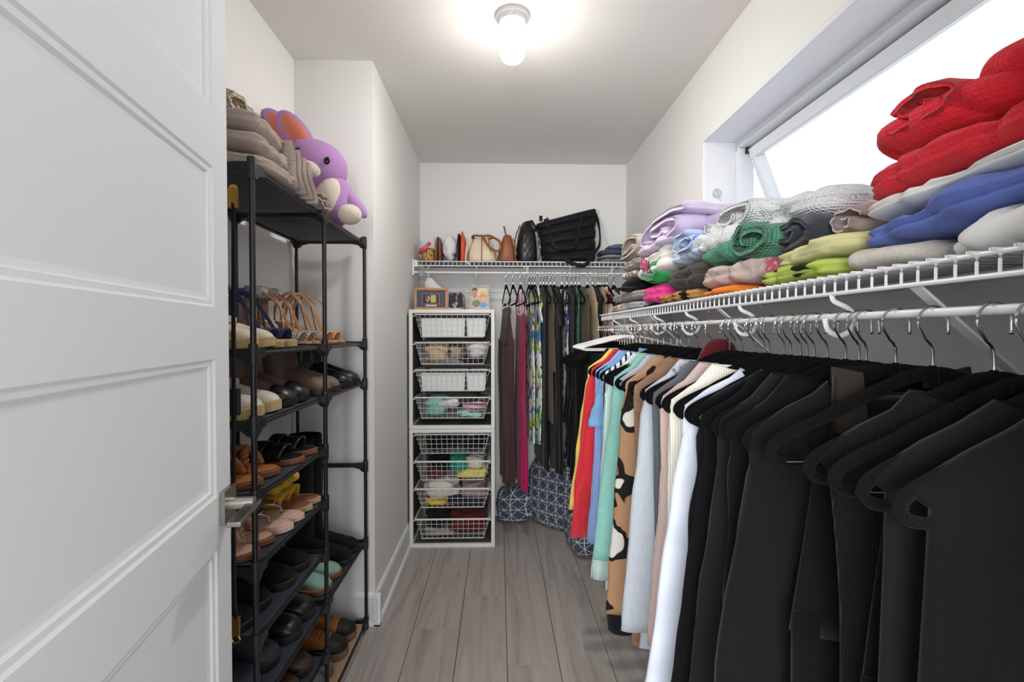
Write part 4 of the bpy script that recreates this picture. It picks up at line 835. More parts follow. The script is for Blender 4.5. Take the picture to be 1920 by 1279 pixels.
def closed(label, y, z, mat, sole, xt=-.57, L=.27, W=.094, side=1, rz=0.0, shaft=0.0, lace=None, soleh=.018, cat='shoe', cap=None, lining=None, puff=1.0, pitch=0.0, lug=False, shaftw=(.05, .038), band_=None, heelh=0.0, topw=None, trim=None):
    t = shoe_root(label, cat, y, xt, z, L, rz, RK, side); t.rotation_euler = (0, -pitch, rz)
    sole_mb(L, W * 1.04, side, 0, soleh, heelh, toe=.006).build('sole', sole, t)
    if heelh: MB().box(.004, .06, -W * .3, W * .3, 0, heelh + .004).build('heel', sole, t, smooth=0, bevel=.003)
    HP = [(0, .045), (.03, .066), (.1, .075), (.24, .076), (.38, .078), (.5, .070), (.62, .058), (.75, .046), (.87, .038), (.95, .028), (1, .006)]
    f = lambda x: heelh * sm(1 - (x / L) / .62); R = []
    for i in range(25):
        t_ = i / 24; x = L * (.012 + .976 * t_); w = interp(WP, .012 + .976 * t_) * W / 2 * .97 * puff; hgt = interp(HP, t_) * puff; c = side * .05 * W * math.sin(PI * t_) * (1 if t_ > .4 else .4)
        r = []
        for k in range(21):
            a = PI * k / 20; q = 1 + .03 * nz(t_ * 9, a * 2, 0, y * 31)
            r.append((x, c - w * math.cos(a) * (1 if abs(math.cos(a)) > .98 else 1.03) * q, soleh - .002 + f(x) + hgt * math.sin(a) ** .62 * q))
        R.append(r)
    up = MB().loft(R, True, True).build('upper', mat, t, smooth=180)
    if shaft:
        SP = []
        for i in range(11):
            q = i / 10; zz = soleh + f(0) + .02 + (shaft - .02) * q; a_, b_ = lerp(.050, shaftw[0], q), lerp(.040, shaftw[1], q); xx = .062 - .012 * q + .006 * nz(q * 4, y * 9, 0)
            SP.append([(xx + a_ * math.cos(2 * PI * k / 22), b_ * math.sin(2 * PI * k / 22) + .003 * nz(q * 5, k, y * 9), zz) for k in range(22)])
        MB().loft(SP, True, False).build('shaft', mat, t, smooth=180, solid=.003)
    else:
        MB().loft([[(.07 + .054 * q * math.cos(2 * PI * k / 20), .027 * q * math.sin(2 * PI * k / 20), soleh + f(.04) + .069 * puff + dz) for k in range(20)] for q, dz in ((1.12, -.012), (1.14, .004), (1.05, .010), (.92, .006), (.86, -.012))], False, True).build('collar', lining or mat, t, smooth=60)
    if cap: 
        Rc = [[(p[0] + .001, p[1] * 1.012, soleh + f(p[0]) + (p[2] - soleh - f(p[0])) * 1.02) for p in r] for r in R[18:]]
        MB().loft(Rc, False, True).build('toe_cap', cap, t, smooth=180)
    if lace:
        for i in range(5):
            x = L * (.40 + .055 * i); hh = interp(HP, x / L) * puff + soleh; MB().tube(catmull([(x, -.02, hh - .008), (x + .006, 0, hh + .003), (x, .02, hh - .008)], 4), .0022, 6).build('lace', lace, t)
        for s in (-1, 1): MB().tube(catmull([(L * .4, 0, soleh + .082), (L * .38, s * .018, soleh + .092), (L * .44, s * .028, soleh + .084), (L * .42, s * .006, soleh + .084)], 5), .0018, 6).build('lace_bow', lace, t)
    if band_: band(L * .42, L * .58, W * .5, .066 * puff, soleh, .0).build('vamp_band', band_, t, smooth=180, solid=.004)
    return t
RUB = plain('black_rubber', S(22, 22, 24), .6); BLE = plain('black_leather', S(26, 26, 29), .35); NAV = cloth('navy_suede', S(44, 58, 92)); JUT = cloth('jute_rope', S(206, 178, 128), 'knit', sc=2.2, var=.25); GLIT = printed('silver_glitter', S(178, 174, 170), [(420, .3, .45, S(235, 230, 225), 1, 'spot'), (200, .52, .6, S(110, 106, 104), 3, 'noise')], rough=.3)
TANL = plain('tan_leather', S(190, 140, 102), .5); TANS = plain('tan_suede', S(196, 148, 112), .8); COG = plain('cognac_leather', S(178, 112, 62), .5); NUD = plain('nude_leather', S(206, 164, 142), .5); PNK = plain('blush_leather', S(222, 186, 170), .5); YLW = cloth('mustard_cotton', S(222, 178, 62)); TAUP = plain('taupe_leather', S(120, 98, 88), .55); DBR = plain('dark_brown_leather', S(66, 48, 40), .5)
MNT = cloth('mint_plush', S(150, 190, 172), 'fuzzy', sc=.7); WHF = cloth('white_plush', S(228, 220, 208), 'fuzzy', sc=.6); SPK = printed('cream_brown_fur', S(224, 210, 190), [(14, .55, .6, S(172, 110, 70), 3, 'noise')], fabric=200); WORK = plain('wheat_nubuck', S(176, 112, 54), .75); GRYR = plain('grey_rubber', S(92, 92, 94), .6); BSU = cloth('black_suede', S(26, 25, 27), 'fuzzy', sheen=.05); BRS = plain('brown_sole', S(136, 84, 58), .5)
def pair(fn, ys, label, *a, **k):
    """label takes which of the two shoes it is"""
    for y, w_, sd in ((ys[0], 'near', 1), (ys[1], 'far', -1)): fn(label % w_, y, *a, side=sd, **k)
z = 1.2245
pair(closed, (1.185, 1.275), 'cream and brown fur slipper with rope sole, %s one', z, SPK, JUT, xt=-.585, L=.23, puff=.72, soleh=.026, cat='slipper', lining=WHF)
pair(wedge, (1.365, 1.452), 'navy suede espadrille sandal, %s one of the pair', z, JUT, NAV, NAV, xt=-.60, jute=True, heel=.05)
pair(wedge, (1.655, 1.735), 'sandal with silver glitter ankle cuff, %s one', z, TANL, GLIT, TANL, xt=-.635, heel=.075, cuff=GLIT)
pair(wedge, (1.835, 1.93), 'tan suede tie sandal with heel, %s one', z, TANS, TANS, TANS, kind='tie', xt=-.61, heel=.075)
z = 1.0575
pair(closed, (1.19, 1.285), 'white plush slipper with rope sole, %s one', z, WHF, JUT, xt=-.575, L=.24, puff=.75, soleh=.028, cat='slipper', lining=WHF)
pair(closed, (1.385, 1.48), 'taupe ankle boot with black toe, %s one', z, TAUP, RUB, xt=-.575, L=.25, shaft=.128, cap=BLE, cat='boot', W=.086)
pair(closed, (1.645, 1.735), 'plain taupe brown ankle boot, %s one', z, TAUP, DBR, xt=-.565, L=.255, shaft=.128, cat='boot', W=.086)
pair(closed, (1.865, 1.962), 'shiny black chelsea boot, %s one on the rack', z, BLE, RUB, xt=-.56, L=.26, shaft=.135, cat='boot', W=.09)
z = .8855
pair(slide, (1.205, 1.30), 'cognac braided slide sandal on upper tier, %s one', z, BRS, COG, plain('braided_cognac', S(176, 104, 58), .6), 'braid', xt=-.585)
pair(slide, (1.425, 1.525), 'black leather slide sandal with two bands, %s one', z, BRS, BLE, BLE, 'bands', xt=-.57)
z = .7175
pair(slide, (1.185, 1.265), 'nude braided slide sandal below the cognac ones, %s one', z, BRS, NUD, plain('braided_nude', S(206, 160, 136), .6), 'braid', xt=-.585, W=.076)
pair(slide, (1.345, 1.42), 'blush pink thong sandal, %s one', z, PNK, PNK, plain('rose_gold_strap', S(176, 150, 136), .3, .7), 'thong', xt=-.57, W=.074)
pair(slide, (1.495, 1.565), 'sandal with mustard yellow bow, %s one', z, JUT, BRS, YLW, 'bow', xt=-.575, W=.072)
z = .5475
pair(closed, (1.185, 1.275), 'plain black flat shoe left of the black mules, %s one', z, BSU, RUB, xt=-.60, L=.24, puff=.8, lining=BRS)
pair(closed, (1.385, 1.485), 'black mule with leather band, %s one', z, BSU, RUB, xt=-.58, L=.255, puff=.85, lining=PNK, band_=BLE)
z = .3775
pair(closed, (1.195, 1.30), 'dark blue grey trainer, %s one', z, plain('slate_leather', S(44, 50, 60), .5), RUB, xt=-.59, L=.26, lace=BLKPL, lining=BLK)
pair(closed, (1.415, 1.52), 'black leather lace-up walking shoe, %s one', z, BLE, RUB, xt=-.575, L=.27, lace=plain('brown_lace', S(70, 54, 46), .7), lining=BLK)
pair(closed, (1.665, 1.765), 'mint green plush slipper, %s one', z, MNT, BRS, xt=-.575, L=.25, puff=.82, cat='slipper', lining=MNT, W=.096)
pair(closed, (1.872, 1.966), 'tall black suede boot, %s one standing on the rack', z, BSU, RUB, xt=-.565, L=.265, shaft=.46, cat='boot', W=.086, shaftw=(.062, .050))
z = .2125
pair(closed, (1.19, 1.29), 'black loafer with gold chain, %s one', z, DBR, RUB, xt=-.60, L=.255, puff=.85, lining=DBR)
pair(closed, (1.405, 1.505), 'dark brown leather loafer beside the chain loafers, %s one', z, DBR, RUB, xt=-.58, L=.26, puff=.85, lining=BLK)
z = .0325
pair(closed, (1.20, 1.30), 'black rubber clog on the bottom tier, %s one', z, BLE, RUB, xt=-.60, L=.26, puff=.9, lining=BLK)
pair(closed, (1.42, 1.515), 'black trainer on the bottom tier, %s one', z, BLK, RUB, xt=-.58, L=.26, lace=BLKPL, lining=BLK)
pair(closed, (1.655, 1.735), 'dark shoe with grey rubber toe, %s one', z, BLE, GRYR, xt=-.595, L=.25, cap=GRYR, lining=BLK, W=.08)
pair(closed, (1.845, 1.955), 'wheat brown work boot with black toe, %s one', z, WORK, plain('grey_tan_sole', S(110, 96, 84), .7), xt=-.578, L=.27, shaft=.125, lace=plain('brown_bootlace', S(92, 62, 36), .8), cap=RUB, cat='boot', soleh=.026)
ch = thing('gold_chain', 'gold chain hanging over the loafers on the low tier', 'chain', (-.60, 1.19, .30))
for i, p in enumerate(catmull([(-.03, -.04, .03), (0, -.035, -.012), (.03, -.02, -.03), (.05, .0, .02), (.075, .02, .035), (.085, .045, .0), (.07, .05, -.05)], 5)):
    r = .007; ax = (Vector((1, 0, .4)) if i % 2 else Vector((0, 1, .3))).normalized(); s1 = ax.orthogonal().normalized(); s2 = ax.cross(s1)
    MB().tube([p + s1 * (r * math.cos(2 * PI * k / 10)) + s2 * (r * .8 * math.sin(2 * PI * k / 10)) for k in range(10)], .0016, 6, closed=True).build('link', GOLD, ch)
# ---- black strap with gold clips hanging down the near post
sp = thing('bag_strap', 'long black shoulder strap with gold clips hanging from the rack', 'strap', (-.585, 1.10, 1.60))
MB().tube(catmull([(-.008, 0, -.045), (-.008, 0, -.1), (-.012, 0, -.5), (-.014, -.002, -.9), (-.010, 0, -.98)], 8), .0092, 8, flat=.22, ref=(0, 1, 0)).build('webbing', BLK, sp)
MB().box(-.019, .002, -.006, .006, -.52, -.46).build('slider', BLKPL, sp, smooth=0, bevel=.002)
MB().tube([(-.008, .008, .02), (-.012, .006, -.015), (-.008, 0, -.03)], .0015, 6).build('hook_wire', BLKPL, sp)
MB().loft([[(-.008 + a, b, zz) for a, b in ((-.0105, -.003), (.0105, -.003), (.0105, .003), (-.0105, .003))] for zz in (-.055, -.012)]).ball((-.008, 0, -.012), .0105, .003, .010, 12, 6).build('top_clip', GOLD, sp, smooth=30, bevel=.001)
MB().box(-.018, -.002, -.004, .004, -1.02, -.975).build('end_clip', GOLD, sp, smooth=0, bevel=.001)
MB().tube([(-.012 + .009 * math.cos(2 * PI * k / 14), 0, -1.03 + .009 * math.sin(2 * PI * k / 14)) for k in range(14)], .002, 6, closed=True).build('end_ring', GOLD, sp)
# ================================================================ handbags on the far shelf
BB = BZ + .0045; GB = 'bags on the far shelf'
def bagmb(prof, p=3.2, n=36, seed=0, amp=.003):
    """rings (z, half x, half y, cx, cy)"""
    R = []
    for z, a, b, cx, cy in prof:
        r = []
        for k in range(n):
            t = 2 * PI * k / n; c, s = math.cos(t), math.sin(t); q = 1 + amp / max(a, .02) * nz(c * 2, s * 2, z * 14, seed)
            r.append((cx + a * q * math.copysign(abs(c) ** (2 / p), c), cy + b * q * math.copysign(abs(s) ** (2 / p), s), z))
        R.append(r)
    return MB().loft(R)
BAGB = plain('saddle_brown_leather', S(150, 84, 52), .45); BAGC = plain('cream_canvas_leather', S(226, 210, 182), .6); BAGR = plain('coral_red_leather', S(214, 86, 62), .45); BAGD = plain('brown_grain_leather', S(132, 82, 58), .5); QUI = plain('black_quilted_leather', S(22, 22, 24), .35)
j = thing('gold_jar', 'gold filigree jar with tilted pink lid', 'jar', (-.452, 3.13, BB), group=GB)
GF = printed('gold_filigree', S(206, 168, 96), [(90, .3, .4, S(92, 66, 34), 2, 'spot')], rough=.3)
MB().lathe([(.004, 0), (.034, .002), (.046, .02), (.048, .05), (.042, .078), (.032, .09), (.004, .092)], 24).build('body', GF, j)
for i in range(26):
    a = i * 2.4; zz = .012 + .003 * i; MB().ball((.048 * math.cos(a), .048 * math.sin(a), zz), .006, n=6, m=4).build('bead', GOLD, j, smooth=0)
MB().lathe([(.002, -.010), (.048, -.010), (.051, -.002), (.048, .010), (.002, .012)], 28).mat4(Matrix.Translation((-.022, -.02, .092)) @ Matrix.Rotation(-.75, 4, 'Y') @ Matrix.Rotation(.3, 4, 'X')).build('lid', plain('pink_enamel', S(230, 88, 120), .35), j)
t = thing('wallet', 'brown leather wallet standing between clear dividers', 'wallet', (-.385, 3.14, BB), group=GB)
for s in (-1, 1): bagmb([(.0, .008, .075, s * .011, 0), (.004, .010, .08, s * .011, 0), (.06, .012, .082, s * .012, 0), (.12, .010, .08, s * .009, 0), (.15, .007, .072, s * .005, 0), (.158, .002, .06, s * .003, 0)], seed=s).build('flap', BAGD, t, smooth=60)
tag(fold_mb(-.355, -.272, 3.06, 3.22, BB, 1.893, 1, 51, amp=.012, p=2.3).build('pouch', cloth('white_satin_pouch', S(226, 222, 224), rough=.6), smooth=180, origin=(-.313, 3.14, BB)), 'white draped cloth pouch between brown wallet and red bag', 'pouch', GB)
t = thing('handbag', 'coral red handbag with black side next to the white pouch', 'handbag', (-.24, 3.14, BB), group=GB)
bagmb([(0, .017, .085, .012, 0), (.005, .019, .09, .012, 0), (.1, .02, .09, .012, 0), (.16, .014, .08, .010, 0), (.175, .006, .06, .008, 0)]).build('body', BAGR, t, smooth=60)
bagmb([(0, .009, .085, -.017, 0), (.005, .010, .09, -.017, 0), (.13, .010, .09, -.017, 0), (.17, .008, .08, -.012, 0), (.178, .003, .06, -.01, 0)]).build('flap', BLE, t, smooth=60)
MB().tube(catmull([(.008, -.06, .165), (.006, -.04, .188), (.004, 0, .196), (.006, .04, .188), (.008, .06, .165)], 5), .006, 8).build('handle', BAGR, t); MB().ball((-.028, -.03, .1), .004, n=8, m=6).build('stud', CHROME, t)
t = thing('handbag', 'cream bucket handbag with brown leather straps', 'handbag', (-.108, 3.13, BB), group=GB)
bagmb([(0, .085, .07, 0, 0), (.006, .092, .075, 0, 0), (.06, .088, .07, 0, 0), (.11, .07, .055, -.004, 0), (.145, .058, .046, -.006, 0), (.150, .05, .04, -.006, 0)], seed=3, amp=.008).build('body', BAGC, t, smooth=70)
for k, a in enumerate((-2.5, -1.57, -.9)):
    MB().tube([(math.cos(a) * .092, math.sin(a) * .078, .004), (math.cos(a) * .090, math.sin(a) * .075, .06), (math.cos(a) * .066, math.sin(a) * .055, .15), (math.cos(a) * .062, math.sin(a) * .052, .172)], .0085, 8, flat=.35, ref=(0, 1, 0)).build('strap', BAGB, t)
MB().tube(catmull([(-.05, -.052, .165), (0, -.062, .160), (.05, -.052, .165), (.06, .02, .162), (0, .052, .162), (-.06, .02, .162)], 5, True), .007, 8, closed=True).build('drawstring_rim', BAGB, t)
MB().tube(catmull([(.01, -.058, .155), (.04, -.085, .10), (.085, -.095, .062), (.118, -.088, .075), (.112, -.07, .125), (.06, -.055, .16)], 6), .0075, 8).build('handle', BAGB, t)
MB().tube(catmull([(-.085, -.06, .15), (-.095, -.075, .08), (-.10, -.085, .0), (-.085, -.095, -.015), (-.075, -.095, -.03)], 5), .005, 7).build('cord', BAGC, t)
t = thing('handbag', 'brown tapered leather handbag with upright handle tab', 'handbag', (.05, 3.14, BB), group=GB)
bagmb([(0, .058, .09, 0, 0), (.006, .064, .095, 0, 0), (.08, .050, .09, .002, 0), (.14, .034, .08, .004, 0), (.168, .024, .07, .004, 0), (.174, .012, .06, .004, 0)], seed=6, amp=.005).build('body', BAGB, t, smooth=70)
MB().tube([(-.004, -.03, .165), (-.010, -.03, .2), (-.018, -.03, .232)], .010, 8, flat=.5, ref=(0, 1, 0)).build('handle', BAGD, t)
MB().ball((-.006, -.045, .178), .005, n=8, m=6).build('stud', CHROME, t); MB().tube(catmull([(.04, -.05, .15), (.055, -.07, .10), (.062, -.08, .04)], 4), .003, 6).build('chain', GOLD, t)
t = thing('backpack', 'black quilted leather backpack with chain straps', 'backpack', (.18, 3.14, BB), group=GB)
q = bagmb([(0, .06, .085, 0, 0), (.008, .068, .09, 0, 0), (.09, .066, .09, 0, 0), (.17, .058, .08, 0, 0), (.22, .046, .065, .0, 0), (.255, .028, .045, 0, 0), (.268, .008, .02, 0, 0)], seed=8, n=44); q.build('body', QUI, t, smooth=60)
for k in range(-4, 6):
    for d in (-1, 1):
        P = []
        for i in range(15):
            zz = .01 + .2 * i / 14; x = k * .034 + d * (zz - .1) * .6
            w_ = interp([(0, .05), (.17, .044), (.22, .03)], zz)
            if abs(x) < w_: P.append((x, -interp([(0, .0885), (.09, .0905), (.17, .0805), (.22, .066)], zz) * (1 - .03 * (x / w_) ** 2), zz))
        if len(P) > 2: MB().tube(P, .0026, 5).build('quilt_seam', plain('quilt_groove', S(8, 8, 9), .6), t)
MB().loft([[(x * s, -y, zz) for x, y in ((.0, .05), (.03, .06), (.05, .075), (.062, .06), (.07, .02))] for s, zz, in ((1.0, .19), (.9, .225), (.55, .262))], False, False, closed=False).build('flap', QUI, t, smooth=180, solid=.006)
for s in (-1, 1): MB().tube(catmull([(s * .045, -.05, .235), (s * .075, -.08, .15), (s * .082, -.088, .06), (s * .07, -.085, .006)], 6), .004, 6).build('chain_strap', plain('dark_chain', S(120, 112, 100), .3, 1), t)
t = thing('tote_bag', 'large black puffer tote bag on the far shelf', 'tote bag', (.455, 3.15, BB), (0, -.06, .04), GB)
PUF = cloth('black_puffer_nylon', S(28, 26, 30), 'jersey', .45, sheen=.05)
zs = [0, .055, .125, .19, .25, .30]
for a, b in zip(zs, zs[1:]):
    w0, w1 = lerp(.165, .195, a / .3), lerp(.165, .195, b / .3); R = []
    for i in range(7):
        u = i / 6; zz = lerp(a, b, u); pf = .018 * math.sin(PI * u) ** .6; hy = lerp(.10, .035, (zz / .3) ** .8) + pf; hx = lerp(w0, w1, u) + pf * .4
        tilt = .04 * (zz / .3)
        R.append([(hx * math.copysign(abs(math.cos(k)) ** .55, math.cos(k)), hy * math.copysign(abs(math.sin(k)) ** .7, math.sin(k)), .006 + zz + tilt * (hx * math.copysign(abs(math.cos(k)) ** .55, math.cos(k)) / .19)) for k in [2 * PI * m_ / 40 for m_ in range(40)]])
    MB().loft(R).build('puff_panel', PUF, t, smooth=60)
MB().tube(catmull([(-.13, -.05, .285), (-.135, -.085, .24), (-.125, -.118, .14), (-.095, -.125, .088), (-.02, -.128, .082), (.025, -.125, .095), (.06, -.10, .2), (.095, -.055, .31)], 6), .0125, 10, flat=.6).build('handle', PUF, t)
MB().tube(catmull([(-.13, .05, .29), (-.12, .06, .3), (0, .06, .27), (.09, .05, .31)], 6), .011, 10, flat=.6).build('handle', PUF, t)
MB().tube(catmull([(.19, -.02, .31), (.205, -.04, .22), (.19, -.085, .10), (.13, -.135, .03), (.07, -.15, -.035), (.0, -.148, -.02), (-.05, -.135, .012)], 6), .012, 8, flat=.5).build('shoulder_strap', PUF, t)
for zz in (.325, .3, .275): MB().tube([(.208 + .008 * math.cos(2 * PI * k / 10), -.02, zz + .011 * math.sin(2 * PI * k / 10)) for k in range(10)], .0018, 6, closed=True).build('ring', CHROME, t)
MB().box(-.175, -.155, -.01, .01, .285, .318).build('tab', PUF, t, smooth=0, bevel=.003)
for i, (x, m_, lb, d) in enumerate(((.735, cloth('dark_jeans', S(74, 88, 112), 'denim'), 'folded dark blue jeans topping the stack beside the tote', (1.768, 1.80)), (.735, cloth('grey_jeans', S(132, 136, 142), 'denim', var=.25), 'folded grey jeans at the bottom of the stack beside the tote', (BB, 1.742)), (.74, cloth('mid_grey_knit', S(150, 150, 152), 'melange'), 'thin grey knit folded between the two jeans', (1.742, 1.768)), (.765, cloth('blue_grey_denim', S(96, 108, 128), 'denim'), 'rolled blue grey denim on top of the jeans stack', (1.80, 1.838)))):
    tag(fold_mb(x - (.085 if i < 3 else .06), x + .085, 3.07, 3.28, d[0], d[1], 2 if i < 2 else 1, 60 + i, amp=.005).build('jeans' if i != 2 else 'knit', m_, smooth=180, origin=(x, 3.17, d[0])), lb, 'jeans' if i != 2 else 'knitwear', 'folded trousers on the far shelf')
ACR = glassy('clear_acrylic', (.93, .94, .94), .12)
for i, x in enumerate((-.507, -.407, -.362, -.002, .105)):
    d = thing('shelf_divider', 'clear acrylic shelf divider ' + ['against the left wall beside the gold jar', 'between gold jar and wallet', 'between wallet and white pouch', 'between cream and brown bags', 'between brown bag and backpack'][i], 'divider', (x, 3.12, BB), group='clear shelf dividers')
    MB().box(-.0015, .0015, -.075, .12, 0, .15).build('pane', ACR, d, smooth=0, bevel=.001); MB().box(-.012, .012, -.075, .12, -.0015, .0015).build('foot', ACR, d, smooth=0)
# ================================================================ things on the basket units
CT = 1.4015
t = thing('picture_frame', 'wooden picture frame with blue mat', 'picture frame', (-.405, 2.90, CT), (-.10, 0, .10))
OAK = plain('honey_oak', S(190, 132, 80), .45, var=.12, vs=40)
for (x0, x1, z0, z1) in ((-.098, .098, 0, .014), (-.098, .098, .118, .132), (-.098, -.084, .014, .118), (.084, .098, .014, .118)): MB().box(x0, x1, -.008, .008, z0, z1).build('frame_bar', OAK, t, smooth=0, bevel=.002)
MB().box(-.084, .084, -.002, .004, .014, .118).build('mat_board', plain('navy_mat', S(56, 66, 96), .7), t, smooth=0)
MB().box(-.052, .05, -.0035, -.002, .034, .096).build('mat_edge', plain('silver_edge', S(176, 170, 176), .5), t, smooth=0)
pic = MB().box(-.05, .048, -.0042, -.0035, .036, .094).build('picture', printed('maroon_print', S(104, 44, 44), [(30, .5, .6, S(60, 34, 40), 2, 'noise')]), t, smooth=0)
MB().box(-.002, .028, -.0052, -.0042, .044, .088).build('print_shape', plain('lime_print', S(190, 196, 96), .6), pic, smooth=0)
MB().loft([[(-.02 + .014 * math.cos(2 * PI * k / 16), y, .066 + .02 * math.sin(2 * PI * k / 16)) for k in range(16)] for y in (-.0042, -.005)]).build('print_shape', printed('figure_print', S(90, 110, 150), [(60, .5, .55, S(210, 180, 140), 2, 'noise'), (70, .58, .62, S(190, 60, 70), 4, 'noise')]), pic)
MB().box(-.032, .034, -.0035, -.002, .02, .03).build('caption_strip', plain('pale_strip', S(196, 196, 196), .6), t, smooth=0)
MB().box(-.084, .084, -.0062, -.0055, .014, .118).build('glass', glassy('picture_glass', (1, 1, 1), .05), t, smooth=0)
t = thing('photo_block', 'dark photo standing between the two picture frames', 'photo', (-.257, 2.93, CT), (-.12, 0, -.12))
MB().box(-.048, .03, -.004, .004, .0, .105).build('photo', printed('dark_street_print', S(52, 54, 60), [(26, .55, .62, S(168, 168, 172), 3, 'noise'), (40, .6, .66, S(120, 60, 50), 6, 'noise')], rough=.3), t, smooth=0)
MB().loft([[(.03, y, 0), (.056, y + .03, 0), (.04, y + .03, .1), (.022, y, .112)] for y in (-.004, .006)]).build('side_photo', printed('grey_strip_print', S(70, 74, 72), [(30, .5, .55, S(176, 150, 136), 3, 'noise')], rough=.3), t, smooth=0)
MB().box(-.05, .03, -.008, .006, -.0005, .012).build('foot', plain('clear_base', S(190, 190, 186), .2), t, smooth=0)
t = thing('picture_frame', 'crystal beaded photo frame showing two smiling faces', 'picture frame', (-.117, 2.92, CT), (-.08, 0, -.06))
CRY = plain('silver_crystal', S(232, 232, 230), .12, .6)
MB().box(-.062, .062, .0, .006, 0, .152).build('backing', CRY, t, smooth=0)
for i in range(9):
    for x, zz in ((-.056, .008 + i * .017), (.056, .008 + i * .017)): MB().ball((x, -.004, zz), .008, .006, .0085, 8, 5).build('bead', CRY, t, smooth=0)
    if 0 < i < 8:
        for zz in (.007, .145): MB().ball((-.056 + i * .014, -.004, zz), .0075, .006, .008, 8, 5).build('bead', CRY, t, smooth=0)
ph = MB().box(-.047, .047, -.003, .0, .016, .136).build('photo', plain('photo_background', S(206, 186, 160), .5), t, smooth=0)
def disc(x, zz, rx, rz, y, m_, nm='print_shape'): MB().loft([[(x + rx * math.cos(2 * PI * k / 20), yy, zz + rz * math.sin(2 * PI * k / 20)) for k in range(20)] for yy in (y + .0006, y)]).build(nm, m_, ph)
SK1, SK2 = plain('photo_skin_warm', S(196, 138, 112), .5), plain('photo_skin_light', S(220, 168, 130), .5)
disc(-.03, .122, .016, .012, -.0036, plain('photo_dark_hair', S(50, 40, 38), .5)); disc(-.031, .098, .015, .026, -.004, SK1); disc(-.02, .04, .025, .022, -.0042, plain('photo_olive', S(132, 126, 108), .5))
disc(.016, .106, .032, .026, -.0034, plain('photo_blond_hair', S(226, 206, 160), .5)); disc(.022, .078, .022, .034, -.0044, SK2); disc(.024, .03, .022, .016, -.0046, plain('photo_blue', S(96, 166, 200), .5)); disc(.022, .062, .008, .003, -.005, plain('photo_smile', S(236, 222, 214), .5)); disc(.014, .086, .004, .002, -.005, INK); disc(.03, .086, .004, .002, -.005, INK)
t = thing('decanter', 'cut glass decanter behind the wooden frame', 'decanter', (-.478, 3.0, CT))
CG = glassy('cut_glass', (.86, .86, .9), .3, .08)
MB().lathe([(.002, 0), (.04, 0), (.043, .02), (.041, .09), (.03, .13), (.016, .16), (.015, .185), (.019, .19)], 12).build('bottle', CG, t, smooth=0); MB().ball((0, 0, .222), .026, .026, .028, 10, 7).build('stopper', CG, t, smooth=0)
t = thing('seashell', 'large white seashell behind the wooden frame', 'seashell', (-.395, 3.02, CT))
MB().loft([[(-.07 + .15 * u, .04 * r * math.cos(2 * PI * k / 20), .10 + .075 * r * math.sin(2 * PI * k / 20) * (1 + .1 * math.cos(6 * u)) + .045 * (1 - u)) for k in range(20)] for u, r in ((0, .3), (.12, .8), (.3, 1), (.5, .8), (.7, .5), (.88, .25), (1.0, .1), (1.05, .03))]).build('shell', plain('chalky_shell', S(226, 221, 212), .7), t, smooth=180)
MB().lathe([(.03, 0), (.045, .002), (.04, .03), (.02, .06), (.01, .06)], 16).build('stand', plain('chalky_shell', S(226, 221, 212)), t)
# ================================================================ what lies in the baskets
BINW = plain('white_plastic_bin', S(226, 228, 228), .5, var=.01); YF0 = CY0 + .042
def bin_box(label, x0, x1, zb, zt):
    t = thing('storage_bin', label, 'storage bin', ((x0 + x1) / 2, 3.0, zb), group='white bins in the baskets'); R = []
    for z, g in ((zb, 0), (zb + .004, .002), (zt - .006, .008), (zt, .010)): R.append([(x0 - g, YF0 - g, z), (x1 + g, YF0 - g, z), (x1 + g, 3.24 + g, z), (x0 - g, 3.24 + g, z)])
    for z, g in ((zt, .007), (zb + .006, 0)): R.append([(x0 - g + .003, YF0 - g + .003, z), (x1 + g - .003, YF0 - g + .003, z), (x1 + g - .003, 3.24 + g - .003, z), (x0 - g + .003, 3.24 + g - .003, z)])
    MB().loft(R).build('tub', BINW, t, smooth=0, bevel=.003, origin='parent')
    MB().box(x0 + .002, x1 - .002, YF0 + .002, 3.236, zb + .006, zt - .02).build('contents', cloth('pale_linen', S(222, 222, 220)), t, smooth=0, bevel=.006, origin='parent')
bin_box('wide white bin in the top basket', -.452, -.207, 1.2405, 1.352); bin_box('narrow white bin in the top basket', -.186, -.084, 1.2405, 1.352)
bin_box('wide white bin in the third basket', -.452, -.207, .9205, 1.028); bin_box('narrow white bin in the third basket', -.186, -.084, .9205, 1.028)
def lump(label, col, x0, x1, z0, z1, y0=YF0, y1=3.15, kind='jersey', layers=2, amp=.022, cat='garment', seed=None, mat=None):
    seed = seed or (abs(int(x0 * 991 + z0 * 331)) % 83)
    m_ = mat or cloth('fabric_%d_%d_%d' % col, S(*col), kind)
    tag(fold_mb(x0, x1, y0, y1, z0, z1, layers, seed, amp=amp, p=3.2, nu=22, nt=34, groove=.1).build(cat.replace(' ', '_'), m_, smooth=180, origin=((x0 + x1) / 2, (y0 + y1) / 2, z0)), label, cat, 'clothes in the wire baskets')
z = 1.0805
lump('beige padded bra in the second basket', (204, 178, 152), -.455, -.30, z, 1.195, cat='bra'); lump('second beige bra tucked beside the first', (196, 168, 146), -.30, -.22, z + .02, 1.18, y0=2.90, cat='bra'); lump('pale lilac white bra with lace edge', (224, 216, 222), -.20, -.075, z + .02, 1.205, cat='bra'); lump('grey lace underwear at the basket front', (140, 138, 140), -.36, -.22, z, 1.112, y1=2.95, cat='underwear'); lump('black underwear below the white bra', (40, 38, 42), -.215, -.085, z, 1.1, cat='underwear')
z = .7585
